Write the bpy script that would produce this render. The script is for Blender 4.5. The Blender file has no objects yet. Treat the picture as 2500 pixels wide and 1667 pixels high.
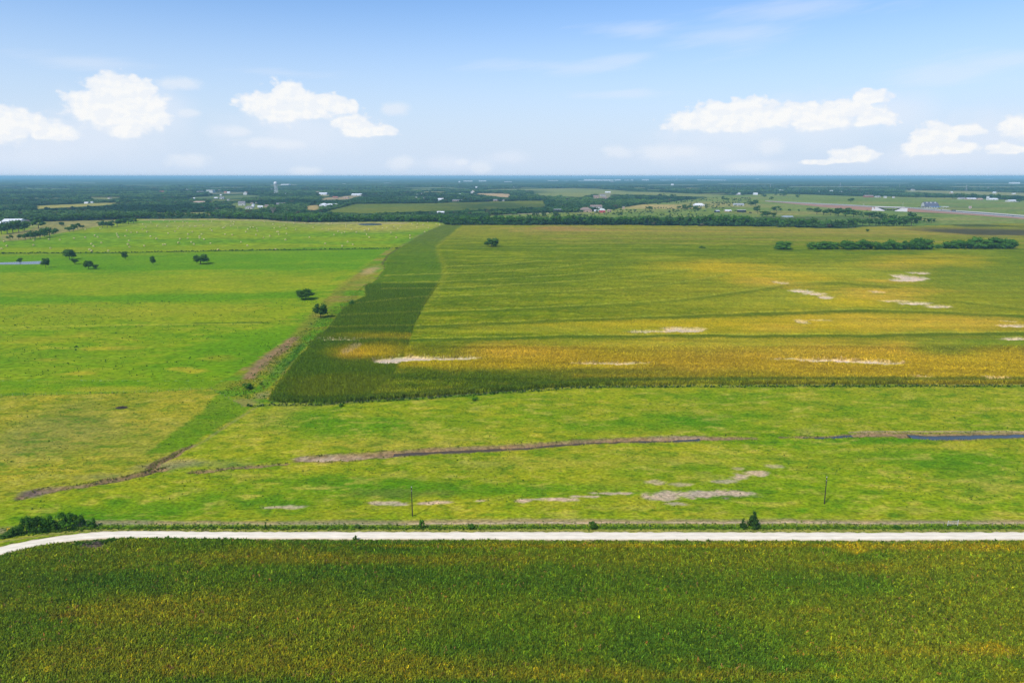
import bpy, math, random
import numpy as np
from mathutils import Vector, Matrix

# ---------------------------------------------------------------- camera, sky, sun, exposure
S = bpy.context.scene
COL = S.collection
ALT = 100.0                      # the drone hovers 100 m above the fields
FOCAL = 2500 * 24.0 / 36.0       # focal length in pixels of the 2500 px wide photograph
EYE_Y = 430.5                    # row of the eye-level horizon in the photograph
PITCH = math.atan((833.5 - EYE_Y) / FOCAL)

cam_data = bpy.data.cameras.new('camera')
cam_data.sensor_width = 36.0
cam_data.lens = 24.0
cam_data.clip_start = 0.5
cam_data.clip_end = 120000.0
cam = bpy.data.objects.new('camera', cam_data)
COL.objects.link(cam)
cam.location = (0, 0, ALT)
cam.rotation_euler = (math.pi / 2 - PITCH, 0, 0)
S.camera = cam

SUN_EL = math.radians(50.0)
SUN_DIR = Vector((-0.655 * math.cos(SUN_EL), -0.756 * math.cos(SUN_EL), math.sin(SUN_EL))).normalized()
sun_data = bpy.data.lights.new('sun', 'SUN')
sun_data.energy = 4.2
sun_data.angle = math.radians(0.53)
sun_data.color = (1.0, 0.95, 0.86)
sun = bpy.data.objects.new('sun', sun_data)
COL.objects.link(sun)
sun.rotation_euler = SUN_DIR.to_track_quat('Z', 'Y').to_euler()

S.view_settings.view_transform = 'Standard'
S.view_settings.look = 'None'
S.view_settings.exposure = 0.0
S.view_settings.gamma = 1.0
S.view_settings.use_curve_mapping = False
S.cycles.max_bounces = 6
S.cycles.diffuse_bounces = 2
S.cycles.glossy_bounces = 2
S.cycles.transmission_bounces = 2
S.cycles.volume_bounces = 0
S.cycles.transparent_max_bounces = 4
S.cycles.use_denoising = True
S.cycles.denoiser = 'OPENIMAGEDENOISE'
S.cycles.denoising_input_passes = 'RGB_ALBEDO_NORMAL'
S.cycles.denoising_prefilter = 'NONE'

# ---------------------------------------------------------------- small node helper
class NT:
    def __init__(self, tree):
        self.t = tree; self.n = tree.nodes; self.l = tree.links
    def node(self, typ, **kw):
        nd = self.n.new(typ)
        for k, v in kw.items():
            setattr(nd, k, v)
        return nd
    def put(self, sock, v):
        if v is None: return
        if isinstance(v, bpy.types.NodeSocket): self.l.new(v, sock)
        else:
            try: sock.default_value = v
            except TypeError: sock.default_value = (v, v, v)
    def math(self, op, a, b=None, c=None, clamp=False):
        nd = self.node('ShaderNodeMath', operation=op, use_clamp=clamp)
        self.put(nd.inputs[0], a); self.put(nd.inputs[1], b); self.put(nd.inputs[2], c)
        return nd.outputs[0]
    def mix(self, f, a, b, blend='MIX'):
        nd = self.node('ShaderNodeMix', data_type='RGBA', blend_type=blend)
        self.put(nd.inputs[0], f); self.put(nd.inputs[6], a); self.put(nd.inputs[7], b)
        return nd.outputs[2]
    def smooth(self, v, lo, hi, out0=0.0, out1=1.0):
        nd = self.node('ShaderNodeMapRange', interpolation_type='SMOOTHSTEP')
        for i, x in enumerate((v, lo, hi, out0, out1)): self.put(nd.inputs[i], x)
        return nd.outputs[0]
    def noise(self, vec, scale, detail=2.0, rough=0.5, dist=0.0):
        nd = self.node('ShaderNodeTexNoise')
        self.put(nd.inputs['Vector'], vec); nd.inputs['Scale'].default_value = scale
        nd.inputs['Detail'].default_value = detail; nd.inputs['Roughness'].default_value = rough
        nd.inputs['Distortion'].default_value = dist
        return nd.outputs[0]
    def comb(self, x, y, z):
        nd = self.node('ShaderNodeCombineXYZ')
        self.put(nd.inputs[0], x); self.put(nd.inputs[1], y); self.put(nd.inputs[2], z)
        return nd.outputs[0]

def rgb(c): return (c[0], c[1], c[2], 1.0)

# direction of a place in the sky, from its place in the photograph
def sky_dir(px, py):
    x = (px - 1250.0) / FOCAL; y = (833.5 - py) / FOCAL
    f = math.cos(PITCH) + y * math.sin(PITCH); u = -math.sin(PITCH) + y * math.cos(PITCH)
    return math.atan2(x, f), math.atan2(u, math.hypot(x, f))

# crisp heaps of cumulus (centre x, y, half width, half height)
CRISP = [(290, 222, 62, 42), (330, 238, 60, 44), (225, 262, 70, 34), (265, 275, 85, 44), (350, 275, 70, 50), (30, 305, 60, 38), (95, 318, 60, 28), (-30, 310, 90, 50), (140, 325, 50, 22), (310, 320, 50, 22),
         (700, 232, 58, 38), (640, 252, 70, 28), (745, 265, 95, 36), (820, 260, 60, 26), (690, 275, 80, 36), (800, 250, 30, 22), (880, 318, 75, 22), (930, 322, 60, 14), (850, 300, 70, 24), 

         (1820, 265, 70, 30), (1750, 278, 70, 32), (1690, 298, 80, 26), (1870, 285, 110, 34), (1960, 275, 70, 26), (1780, 305, 130, 26), (2040, 272, 70, 26), (2130, 238, 42, 18), (2090, 268, 60, 24), (2120, 290, 70, 22), (2000, 300, 100, 22),
         (2085, 380, 52, 20), (2065, 392, 40, 10), (1990, 397, 40, 8), (2285, 342, 52, 36), (2265, 362, 60, 20), (2330, 362, 50, 18), (2300, 322, 26, 24), (2365, 318, 36, 16), (2450, 364, 42, 15), (2490, 312, 40, 26), (2560, 320, 60, 40)]
FAINT = [(700, 352, 44, 11), (575, 322, 30, 13), (440, 205, 46, 15), (972, 267, 38, 16), (465, 276, 26, 9), (980, 397, 40, 18), (1178, 410, 30, 16), (465, 392, 48, 17), (750, 418, 38, 11), (1505, 373, 44, 17), (1610, 370, 54, 18), (1665, 368, 50, 14), (1885, 358, 28, 20), (1130, 396, 20, 8), (1830, 410, 60, 12), (640, 348, 60, 12)]
# thin soft veils around and below them
VEILS = [(250, 320, 170, 70), (120, 360, 150, 40), (60, 380, 120, 30), (390, 270, 80, 60), (240, 345, 120, 40), (740, 320, 190, 60), (700, 345, 150, 30), (560, 320, 60, 20), (1800, 330, 220, 40), (1990, 300, 190, 60), (1700, 375, 160, 36), (2180, 280, 100, 50), (2300, 380, 170, 36), (1240, 385, 60, 20), (1100, 400, 70, 20),
         (1830, 405, 120, 16), (2420, 340, 120, 60)]
CIRRUS = [(1380, 165, 260, 22), (1500, 150, 130, 22), (1560, 75, 150, 26), (1800, 90, 190, 40), (2330, 178, 160, 34), (2440, 150, 130, 30), (1530, 230, 130, 12), (200, 155, 160, 22), (1950, 25, 260, 30), (700, 180, 160, 14)]

world = bpy.data.worlds.new('World')
S.world = world
world.use_nodes = True
w = NT(world.node_tree)
w.n.clear()
SKY_STRENGTH = 0.15
sky = w.node('ShaderNodeTexSky', sky_type='NISHITA')
sky.sun_disc = False
sky.sun_elevation = SUN_EL
sky.sun_rotation = math.atan2(SUN_DIR.x, SUN_DIR.y)
sky.altitude = 100.0
sky.air_density = 1.0
sky.dust_density = 0.6
sky.ozone_density = 2.0
geo = w.node('ShaderNodeTexCoord')
dirv = geo.outputs['Generated']
sep = w.node('ShaderNodeSeparateXYZ'); w.l.new(dirv, sep.inputs[0])
az = w.math('ARCTAN2', sep.outputs[0], sep.outputs[1])
el = w.math('ARCSINE', sep.outputs[2])
ang = w.comb(az, w.math('MULTIPLY', el, 1.35), 0.0)
warp = w.math('SUBTRACT', w.noise(ang, 16.0, 6.0, 0.6), 0.5)
puff = w.math('SUBTRACT', w.noise(ang, 48.0, 8.0, 0.58), 0.5)
waz = w.math('ADD', az, w.math('MULTIPLY', warp, 0.045))
puff_lit = w.math('SUBTRACT', w.noise(w.comb(w.math('SUBTRACT', az, 0.0045), w.math('ADD', w.math('MULTIPLY', el, 1.35), 0.0075), 0.0), 48.0, 8.0, 0.58), 0.5)

def blob_field(blobs, grow=1.0, drop=0.0):
    best = None
    for (px, py, rx, ry) in blobs:
        a, e = sky_dir(px, py)
        sx, sy = FOCAL / rx / grow, FOCAL / ry * 0.97 / grow
        dx = w.math('MULTIPLY', w.math('SUBTRACT', waz, a), sx)
        dy = w.math('MULTIPLY', w.math('SUBTRACT', el, e - drop * ry / FOCAL), sy)
        r = w.math('SQRT', w.math('ADD', w.math('MULTIPLY', dx, dx), w.math('MULTIPLY', dy, dy)))
        v = w.math('SUBTRACT', 1.0, r)
        best = v if best is None else w.math('SMOOTH_MAX', best, v, 0.22)
    return best

# the same scattered cumulus go on all round the horizon, outside the view as well
round_n = w.noise(w.comb(az, w.math('MULTIPLY', el, 2.4), 3.0), 7.0, 5.0, 0.55)
side = w.smooth(w.math('ABSOLUTE', az), 0.68, 0.85)
band = w.math('MULTIPLY', w.smooth(el, 0.0, 0.05), w.smooth(el, 0.75, 0.2))
others = w.math('MULTIPLY', w.math('MULTIPLY', w.smooth(round_n, 0.56, 0.66), side), band)

core = blob_field(CRISP, 1.1)
low = blob_field(CRISP, 1.1, 0.9)
vor = w.node('ShaderNodeTexVoronoi', feature='SMOOTH_F1', voronoi_dimensions='2D')
vor.inputs['Scale'].default_value = 62.0; vor.inputs['Smoothness'].default_value = 0.6; vor.inputs['Detail'].default_value = 1.0
w.l.new(w.comb(waz, w.math('ADD', w.math('MULTIPLY', el, 1.35), w.math('MULTIPLY', puff, 0.008)), 0.0), vor.inputs['Vector'])
lump = w.math('MULTIPLY', w.math('SUBTRACT', 0.44, vor.outputs['Distance']), 0.75)
crisp = w.math('ADD', w.math('ADD', w.math('MULTIPLY', core, 1.9), w.math('ADD', w.math('MULTIPLY', puff, 0.75), lump)), w.math('MULTIPLY', warp, 0.75))
under = w.smooth(w.math('SUBTRACT', low, core), 0.0, 0.7)     # 0 on the tops, 1 on the undersides, which thin out
crisp_a = w.smooth(crisp, w.math('ADD', 0.06, w.math('MULTIPLY', under, -0.12)), w.math('ADD', 0.56, w.math('MULTIPLY', under, 1.5)))
faint = w.math('ADD', blob_field(FAINT, 1.15), w.math('ADD', w.math('MULTIPLY', puff, 0.8), w.math('MULTIPLY', warp, 0.7)))
faint_a = w.math('MULTIPLY', w.smooth(faint, -0.05, 0.75), 0.72)
veil = w.math('ADD', blob_field(VEILS), w.math('MULTIPLY', warp, 1.2))
veil_a = w.math('MULTIPLY', w.smooth(veil, -0.2, 0.9), 0.55)
streak = w.noise(w.comb(w.math('MULTIPLY', az, 3.0), w.math('ADD', w.math('MULTIPLY', el, 22.0), w.math('MULTIPLY', az, -3.0)), 1.0), 2.2, 5.0, 0.6)
cirrus_a = w.math('MULTIPLY', w.smooth(w.math('ADD', blob_field(CIRRUS), w.math('MULTIPLY', w.math('SUBTRACT', streak, 0.5), 2.2)), 0.0, 1.1), 0.34)
soft_a = w.math('MAXIMUM', veil_a, cirrus_a)
relief = w.smooth(w.math('SUBTRACT', puff, puff_lit), -0.10, 0.10)
body = w.smooth(crisp, 0.15, 0.95)
cloud_lit = w.mix(w.math('MULTIPLY', w.math('ADD', relief, 1.0), w.math('MULTIPLY', body, 0.5)), rgb((0.82, 0.875, 0.96)), rgb((0.985, 0.98, 0.965)))
k = 1.0 / SKY_STRENGTH
tint = w.mix(1.0, sky.outputs[0], rgb((0.74, 0.935, 1.16)), 'MULTIPLY')
# air of a hazy summer noon, paler towards the horizon
pale = w.mix(w.smooth(el, 0.26, 0.0), tint, rgb((0.655 * k, 0.765 * k, 0.925 * k)))
c1 = w.mix(soft_a, pale, rgb((0.80 * k, 0.86 * k, 0.97 * k)))
lit = w.mix(1.0, cloud_lit, rgb((k, k, k)), 'MULTIPLY')
c2 = w.mix(w.math('MULTIPLY', w.math('MAXIMUM', faint_a, w.math('MAXIMUM', crisp_a, others)), 0.90), c1, lit)
bg = w.node('ShaderNodeBackground')
w.l.new(c2, bg.inputs[0])
bg.inputs[1].default_value = SKY_STRENGTH
world.cycles.sampling_method = 'MANUAL'
world.cycles.sample_map_resolution = 512
wout = w.node('ShaderNodeOutputWorld')
w.l.new(bg.outputs[0], wout.inputs[0])

# ---------------------------------------------------------------- measuring the place
def at(px, py):
    """Point of level ground seen at a pixel of the 2500 x 1667 photograph."""
    px = np.asarray(px, float); py = np.asarray(py, float)
    y = (833.5 - py) / FOCAL
    down = math.sin(PITCH) - y * math.cos(PITCH)
    fwd = math.cos(PITCH) + y * math.sin(PITCH)
    t = ALT / down
    return (px - 1250.0) / FOCAL * t, fwd * t
def mpp(py):
    """Metres across per pixel, and metres of depth per pixel, on the ground at row py."""
    y = (833.5 - py) / FOCAL
    t = ALT / (math.sin(PITCH) - y * math.cos(PITCH))
    return t / FOCAL, float(at(1250, py - 0.5)[1] - at(1250, py + 0.5)[1])
def poly_at(pts):
    a = np.array(pts, float); x, y = at(a[:, 0], a[:, 1]); return np.stack([x, y], 1)

def _hash(ix, iy, seed):
    h = (ix.astype(np.int64) * 374761393 + iy.astype(np.int64) * 668265263 + seed * 974711) & 0xffffffff
    h = ((h ^ (h >> 13)) * 1274126177) & 0xffffffff
    return ((h ^ (h >> 16)) & 0xffff) / 65535.0
def vnoise(x, y, seed=0):
    ix = np.floor(x); iy = np.floor(y); fx = x - ix; fy = y - iy
    fx = fx * fx * (3 - 2 * fx); fy = fy * fy * (3 - 2 * fy)
    a = _hash(ix, iy, seed); b = _hash(ix + 1, iy, seed); c = _hash(ix, iy + 1, seed); d = _hash(ix + 1, iy + 1, seed)
    return (a * (1 - fx) + b * fx) * (1 - fy) + (c * (1 - fx) + d * fx) * fy
def fbm(x, y, size, octv=4, seed=0, stretch=1.0):
    """Smooth noise 0..1 with features of the given size in metres; stretch lengthens them along x."""
    s = 0; amp = 1.0; tot = 0; f = 1.0 / size
    for o in range(octv):
        s = s + amp * vnoise(x * f / stretch + 17.3 * o, y * f + 9.1 * o, seed + o); tot += amp; amp *= 0.55; f *= 2.03
    return s / tot
def sstep(v, lo, hi):
    t = np.clip((v - lo) / (hi - lo), 0, 1); return t * t * (3 - 2 * t)
def inside(X, Y, poly):
    r = np.zeros(X.shape, bool)
    box = (X >= poly[:, 0].min()) & (X <= poly[:, 0].max()) & (Y >= poly[:, 1].min()) & (Y <= poly[:, 1].max())
    if not box.any(): return r
    x = X[box]; y = Y[box]; q = np.zeros(x.shape, bool)
    n = len(poly)
    for i in range(n):
        x1, y1 = poly[i]; x2, y2 = poly[i - 1]
        if y1 == y2: continue
        q ^= ((y1 > y) != (y2 > y)) & (x < (x2 - x1) * (y - y1) / (y2 - y1) + x1)
    r[box] = q
    return r
def region(X, Y, pts, ragged=0.0, size=6.0, seed=5):
    p = poly_at(pts)
    if ragged:
        X = X + (fbm(X, Y, size, 3, seed) - 0.5) * 2 * ragged
        Y = Y + (fbm(X, Y, size, 3, seed + 50) - 0.5) * 2 * ragged
    return inside(X, Y, p)
def ell(X, Y, px, py, rx, ry, edge=0.5, seed=3, noise=0.7, slope=0.0):
    """Ragged ellipse on the ground: centre and half axes as measured in the photograph."""
    cx, cy = at(px, py); mx, my = mpp(py)
    a, b = rx * mx, ry * my
    r = np.zeros(X.shape)
    box = (abs(X - cx) < a * 2.2) & (abs(Y - cy) < b * 2.6 + abs(slope) * a * 2.2)
    if not box.any(): return r
    x = X[box]; y = Y[box]
    d = np.hypot((x - cx) / a, (y - cy - slope * (x - cx)) / b) + (fbm(x, y, max(min(a, b), 2.0) * 0.9, 4, seed, 1.6) - 0.5) * 2 * noise
    r[box] = 1 - sstep(d, 1 - edge, 1 + edge)
    return r
def hline(X, Y, pts, half_px, edge=0.5, wob=0.25, seed=8):
    """Band running across the view: points and half thickness (in photo pixels)."""
    a = np.array(pts, float); x, y = at(a[:, 0], a[:, 1])
    hp = np.broadcast_to(np.asarray(half_px, float), (len(a),))
    h = np.array([mpp(q)[1] for q in a[:, 1]]) * hp
    o = np.argsort(x); x = x[o]; y = y[o]; h = h[o]
    r = np.zeros(X.shape)
    ok = (X >= x[0]) & (X <= x[-1]) & (Y > y.min() - 3 * h.max()) & (Y < y.max() + 3 * h.max())
    if not ok.any(): return r
    xs = X[ok]; c = np.interp(xs, x, y); hh = np.interp(xs, x, h)
    d = abs(Y[ok] - c) / hh + (fbm(xs, Y[ok], 9.0, 3, seed, 2.5) - 0.5) * 2 * wob
    r[ok] = 1 - sstep(d, 1 - edge, 1 + edge)
    return r
def vline(X, Y, pts, half_m, edge=0.5, wob=0.4, seed=11):
    """Band running away from the camera: points, half width in metres."""
    a = np.array(pts, float); x, y = at(a[:, 0], a[:, 1])
    h = np.broadcast_to(np.asarray(half_m, float), (len(a),))
    o = np.argsort(y); x = x[o]; y = y[o]; h = h[o]
    r = np.zeros(X.shape)
    ok = (Y >= y[0]) & (Y <= y[-1]) & (X > x.min() - 3 * h.max()) & (X < x.max() + 3 * h.max())
    if not ok.any(): return r
    ys = Y[ok]; c = np.interp(ys, y, x); hh = np.interp(ys, y, h)
    d = abs(X[ok] - c) / hh + (fbm(X[ok], ys, 5.0, 3, seed) - 0.5) * 2 * wob
    r[ok] = 1 - sstep(d, 1 - edge, 1 + edge)
    return r
def blend(C, m, c):
    m = np.asarray(m, float)[:, None]
    C += (np.asarray(c, float) - C) * m

# ---------------------------------------------------------------- mesh helpers
def link(name, me, parent=None, mats=()):
    o = bpy.data.objects.new(name, me)
    COL.objects.link(o)
    if parent is not None: o.parent = parent
    for m in mats: me.materials.append(m)
    return o
def tag(o, label=None, cat=None, group=None, kind=None):
    if label: o['label'] = label
    if cat: o['category'] = cat
    if group: o['group'] = group
    if kind: o['kind'] = kind
    return o
def mesh_np(name, V, F, cols=None, smooth=False, mat_idx=None, extra=None):
    """Mesh from numpy arrays: V (n,3); F (m,k) with k of 3 or 4."""
    V = np.asarray(V, np.float32); F = np.asarray(F, np.int32)
    me = bpy.data.meshes.new(name)
    m, kk = F.shape
    me.vertices.add(len(V)); me.vertices.foreach_set('co', V.ravel())
    me.loops.add(m * kk); me.loops.foreach_set('vertex_index', F.ravel())
    me.polygons.add(m); me.polygons.foreach_set('loop_start', np.arange(0, m * kk, kk, dtype=np.int32))
    if mat_idx is not None: me.polygons.foreach_set('material_index', np.asarray(mat_idx, np.int32))
    me.polygons.foreach_set('use_smooth', np.full(m, smooth))
    if cols is not None:
        at_ = me.color_attributes.new('tint', 'FLOAT_COLOR', 'POINT')
        c4 = np.ones((len(V), 4), np.float32); c4[:, :3] = cols
        at_.data.foreach_set('color', c4.ravel())
    for nm, typ, arr in (extra or ()):
        a = me.attributes.new(nm, typ, 'POINT')
        a.data.foreach_set('vector' if typ == 'FLOAT_VECTOR' else 'value', np.asarray(arr, np.int32 if typ == 'INT' else np.float32).ravel())
    me.update(calc_edges=True)
    return me
def grid_faces(nx, ny):
    i = np.arange(nx - 1); j = np.arange(ny - 1)
    a = (j[:, None] * nx + i[None, :]).ravel()
    return np.stack([a, a + 1, a + nx + 1, a + nx], 1)

class MB:
    """Collects simple solids and builds them as one mesh."""
    def __init__(self): self.v = []; self.f = []; self.m = []
    def add(self, verts, faces, mi=0):
        b = len(self.v); self.v += [tuple(p) for p in verts]
        for f in faces: self.f.append([q + b for q in f]); self.m.append(mi)
        return self
    def box(self, c, s, rz=0.0, mi=0):
        hx, hy, hz = s[0] / 2, s[1] / 2, s[2] / 2; co, si = math.cos(rz), math.sin(rz); vs = []
        for z in (-hz, hz):
            for x, y in ((-hx, -hy), (hx, -hy), (hx, hy), (-hx, hy)):
                vs.append((c[0] + x * co - y * si, c[1] + x * si + y * co, c[2] + z))
        return self.add(vs, [(3, 2, 1, 0), (4, 5, 6, 7), (0, 1, 5, 4), (1, 2, 6, 5), (2, 3, 7, 6), (3, 0, 4, 7)], mi)
    def tube(self, p, q, r0, r1=None, n=7, mi=0):
        r1 = r0 if r1 is None else r1
        p = Vector(p); q = Vector(q); d = (q - p).normalized()
        a = d.orthogonal().normalized(); b = d.cross(a); vs = []
        for c, r in ((p, r0), (q, r1)):
            for i in range(n):
                t = 2 * math.pi * i / n; vs.append(c + a * (r * math.cos(t)) + b * (r * math.sin(t)))
        fs = [(i, (i + 1) % n, n + (i + 1) % n, n + i) for i in range(n)]
        fs += [tuple(range(n - 1, -1, -1)), tuple(range(n, 2 * n))]
        return self.add(vs, fs, mi)
    def lathe(self, c, prof, n=12, mi=0):
        vs = []
        for (r, z) in prof:
            for i in range(n):
                t = 2 * math.pi * i / n; vs.append((c[0] + r * math.cos(t), c[1] + r * math.sin(t), c[2] + z))
        fs = []
        for k_ in range(len(prof) - 1):
            for i in range(n):
                fs.append((k_ * n + i, k_ * n + (i + 1) % n, (k_ + 1) * n + (i + 1) % n, (k_ + 1) * n + i))
        fs += [tuple(range(n - 1, -1, -1)), tuple(range((len(prof) - 1) * n, len(prof) * n))]
        return self.add(vs, fs, mi)
    def mesh(self, name):
        me = bpy.data.meshes.new(name); me.from_pydata(self.v, [], self.f)
        me.polygons.foreach_set('material_index', self.m); me.update(); return me
    def build(self, name, mats, parent=None):
        if not isinstance(mats, (list, tuple)): mats = [mats]
        return link(name, self.mesh(name), parent, mats)
def empty(name, loc, rz=0.0):
    o = bpy.data.objects.new(name, None); COL.objects.link(o); o.location = loc; o.rotation_euler = (0, 0, rz); o.empty_display_size = 0.5
    return o

# ---------------------------------------------------------------- materials
def new_mat(name):
    m = bpy.data.materials.new(name); m.use_nodes = True
    t = NT(m.node_tree); b = t.n['Principled BSDF']
    b.inputs['Roughness'].default_value = 0.9
    b.inputs['Specular IOR Level'].default_value = 0.15
    return m, t, b
def plain(name, c, rough=0.7, var=0.15, scale=0.6, spec=0.25, metal=0.0):
    m, t, b = new_mat(name)
    pos = t.node('ShaderNodeNewGeometry').outputs['Position']
    n = t.noise(pos, scale, 4.0, 0.6)
    t.l.new(t.mix(n, rgb([x * (1 - var) for x in c]), rgb([min(1, x * (1 + var)) for x in c])), b.inputs['Base Color'])
    b.inputs['Roughness'].default_value = rough; b.inputs['Specular IOR Level'].default_value = spec; b.inputs['Metallic'].default_value = metal
    return m

def ground_mat(name, fine, coarse, bump_d, amp=0.55, yel=(1.12, 1.06, 0.95), dark=(0.86, 0.91, 0.88), sx=1.0):
    """Painted vertex colour with tufted procedural detail of its own."""
    m, t, b = new_mat(name)
    col = t.node('ShaderNodeAttribute', attribute_name='tint').outputs['Color']
    pos = t.node('ShaderNodeNewGeometry').outputs['Position']
    mp = t.node('ShaderNodeMapping'); t.l.new(pos, mp.inputs[0]); mp.inputs['Scale'].default_value = (1.0 / sx, 1.0, 1.0)
    p = mp.outputs[0]
    n1 = t.noise(p, 1.0 / fine, 4.0, 0.65); n2 = t.noise(p, 1.0 / coarse, 4.0, 0.6, 0.6); n3 = t.noise(p, 1.0 / (coarse * 6), 3.0, 0.55, 0.5)
    v = t.mix(t.smooth(n2, 0.3, 0.7), rgb(dark), rgb(yel))
    c = t.mix(1.0, col, v, 'MULTIPLY')
    c = t.mix(1.0, c, t.mix(t.smooth(n3, 0.3, 0.7), rgb((0.88, 0.93, 0.9)), rgb((1.12, 1.05, 1.0))), 'MULTIPLY')
    f = t.smooth(n1, 0.25, 0.75, 1 - amp, 1 + amp)
    c = t.mix(1.0, c, t.comb(f, f, f), 'MULTIPLY')
    t.l.new(c, b.inputs['Base Color'])
    bp = t.node('ShaderNodeBump'); bp.inputs['Strength'].default_value = 0.7; bp.inputs['Distance'].default_value = bump_d
    t.l.new(n1, bp.inputs['Height']); t.l.new(bp.outputs[0], b.inputs['Normal'])
    b.inputs['Specular IOR Level'].default_value = 0.0
    return m

def leaf_mat(name, c0, c1, instancer=False, back=0.25):
    m, t, b = new_mat(name)
    oi = t.node('ShaderNodeObjectInfo')
    pos = t.node('ShaderNodeNewGeometry').outputs['Position']
    n = t.noise(pos, 0.45, 3.0, 0.6)
    f = t.math('ADD', t.math('MULTIPLY', oi.outputs['Random'], 0.55), t.math('MULTIPLY', n, 0.5), clamp=True)
    c = t.mix(f, rgb(c0), rgb(c1))
    if instancer:
        at_ = t.node('ShaderNodeAttribute', attribute_type='INSTANCER', attribute_name='tint')
        fv = t.math('ADD', 0.65, t.math('MULTIPLY', n, 0.7))
        c = t.mix(1.0, at_.outputs['Color'], t.comb(fv, fv, fv), 'MULTIPLY')
    t.l.new(c, b.inputs['Base Color'])
    b.inputs['Roughness'].default_value = 0.7; b.inputs['Specular IOR Level'].default_value = 0.06
    tr = t.node('ShaderNodeBsdfTranslucent'); t.l.new(c, tr.inputs[0])
    ms = t.node('ShaderNodeMixShader'); ms.inputs[0].default_value = back
    t.l.new(b.outputs[0], ms.inputs[1]); t.l.new(tr.outputs[0], ms.inputs[2])
    t.l.new(ms.outputs[0], t.n['Material Output'].inputs[0])
    return m

M = {}
M['pasture'] = ground_mat('pasture_grass', 0.9, 4.5, 0.25, 0.45, sx=1.5)
M['meadow'] = ground_mat('meadow_grass', 2.0, 9.0, 0.4, 0.4, sx=1.8)
M['country'] = ground_mat('country_land', 12.0, 60.0, 1.0, 0.45)
M['corn'] = ground_mat('corn_canopy', 0.8, 3.2, 0.3, 0.34, (1.14, 1.08, 0.95), (0.84, 0.90, 0.9), sx=1.3)
M['soil'] = plain('dark_soil', (0.055, 0.06, 0.015), 0.95, 0.3, 0.4, 0.05)
M['leaf_dark'] = leaf_mat('oak_leaves', (0.034, 0.090, 0.008), (0.075, 0.165, 0.016))
M['leaf_mid'] = leaf_mat('hedge_leaves', (0.038, 0.115, 0.008), (0.085, 0.205, 0.016))
M['leaf_pale'] = leaf_mat('scrub_leaves', (0.035, 0.085, 0.015), (0.09, 0.16, 0.03))
M['leaf_conifer'] = leaf_mat('juniper_needles', (0.022, 0.065, 0.010), (0.05, 0.10, 0.016))
M['leaf_crop'] = leaf_mat('crop_leaves', (0.05, 0.1, 0.01), (0.1, 0.15, 0.02), True, 0.32)
M['leaf_wood'] = leaf_mat('woodland_leaves', (0.05, 0.1, 0.01), (0.1, 0.15, 0.02), True, 0.1)
M['bark'] = plain('grey_bark', (0.10, 0.08, 0.06), 0.9, 0.3, 2.0, 0.1)
M['dead'] = plain('bleached_bark', (0.30, 0.24, 0.19), 0.9, 0.25, 0.5, 0.1)
M['hay'] = plain('baled_hay', (0.50, 0.435, 0.18), 0.95, 0.25, 1.5, 0.05)
M['white'] = plain('white_metal', (0.70, 0.71, 0.72), 0.5, 0.06, 0.2)
M['whitewall'] = plain('white_siding', (0.56, 0.55, 0.51), 0.8, 0.08, 0.2)
M['tan'] = plain('tan_brick', (0.42, 0.30, 0.22), 0.85, 0.12, 0.4)
M['brick'] = plain('red_brick', (0.33, 0.13, 0.09), 0.85, 0.12, 0.4)
M['red'] = plain('red_paint', (0.5, 0.07, 0.08), 0.6, 0.1, 0.4)
M['greyroof'] = plain('grey_shingles', (0.20, 0.19, 0.20), 0.85, 0.15, 0.5)
M['brownroof'] = plain('brown_shingles', (0.24, 0.18, 0.15), 0.85, 0.15, 0.5)
M['blueroof'] = plain('slate_roof', (0.10, 0.11, 0.15), 0.8, 0.12, 0.5)
M['dark'] = plain('dark_opening', (0.02, 0.022, 0.025), 0.6, 0.2, 0.5)
M['glass'] = plain('window_glass', (0.03, 0.04, 0.05), 0.1, 0.1, 0.5, 0.6)
M['steel'] = plain('galvanised_steel', (0.45, 0.46, 0.47), 0.5, 0.1, 1.0, 0.4, 0.3)
M['wire'] = plain('fence_wire', (0.3, 0.3, 0.29), 0.5, 0.1, 1.0, 0.4, 0.5)
M['post'] = plain('weathered_post', (0.26, 0.22, 0.17), 0.9, 0.25, 3.0, 0.1)
M['polewood'] = plain('creosoted_wood', (0.045, 0.035, 0.028), 0.85, 0.25, 3.0, 0.1)
M['polepale'] = plain('pale_ceramic', (0.55, 0.53, 0.50), 0.4, 0.1, 3.0, 0.4)
_m, _t, _b = new_mat('white_gravel')
_c = _t.node('ShaderNodeAttribute', attribute_name='tint').outputs['Color']; _p = _t.node('ShaderNodeNewGeometry').outputs['Position']
_mp = _t.node('ShaderNodeMapping'); _t.l.new(_p, _mp.inputs[0]); _mp.inputs['Scale'].default_value = (0.25, 1.0, 1.0)
_f = _t.smooth(_t.noise(_mp.outputs[0], 0.9, 4.0, 0.65), 0.25, 0.75, 0.86, 1.10)
_t.l.new(_t.mix(1.0, _c, _t.comb(_f, _f, _f), 'MULTIPLY'), _b.inputs['Base Color']); _b.inputs['Specular IOR Level'].default_value = 0.05
M['gravel'] = _m
M['concrete'] = plain('pale_concrete', (0.52, 0.49, 0.45), 0.9, 0.08, 0.1, 0.1)
M['asphalt'] = plain('worn_asphalt', (0.16, 0.155, 0.15), 0.9, 0.15, 0.1, 0.1)
M['earth'] = plain('graded_red_earth', (0.30, 0.17, 0.11), 0.95, 0.2, 0.05, 0.05)
M['blue'] = plain('blue_fascia', (0.05, 0.22, 0.55), 0.5, 0.08, 0.3)
M['yellow'] = plain('yellow_sheeting', (0.85, 0.50, 0.03), 0.5, 0.05, 1.0)
M['black'] = plain('black_paint', (0.015, 0.015, 0.015), 0.5, 0.1, 1.0)
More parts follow.
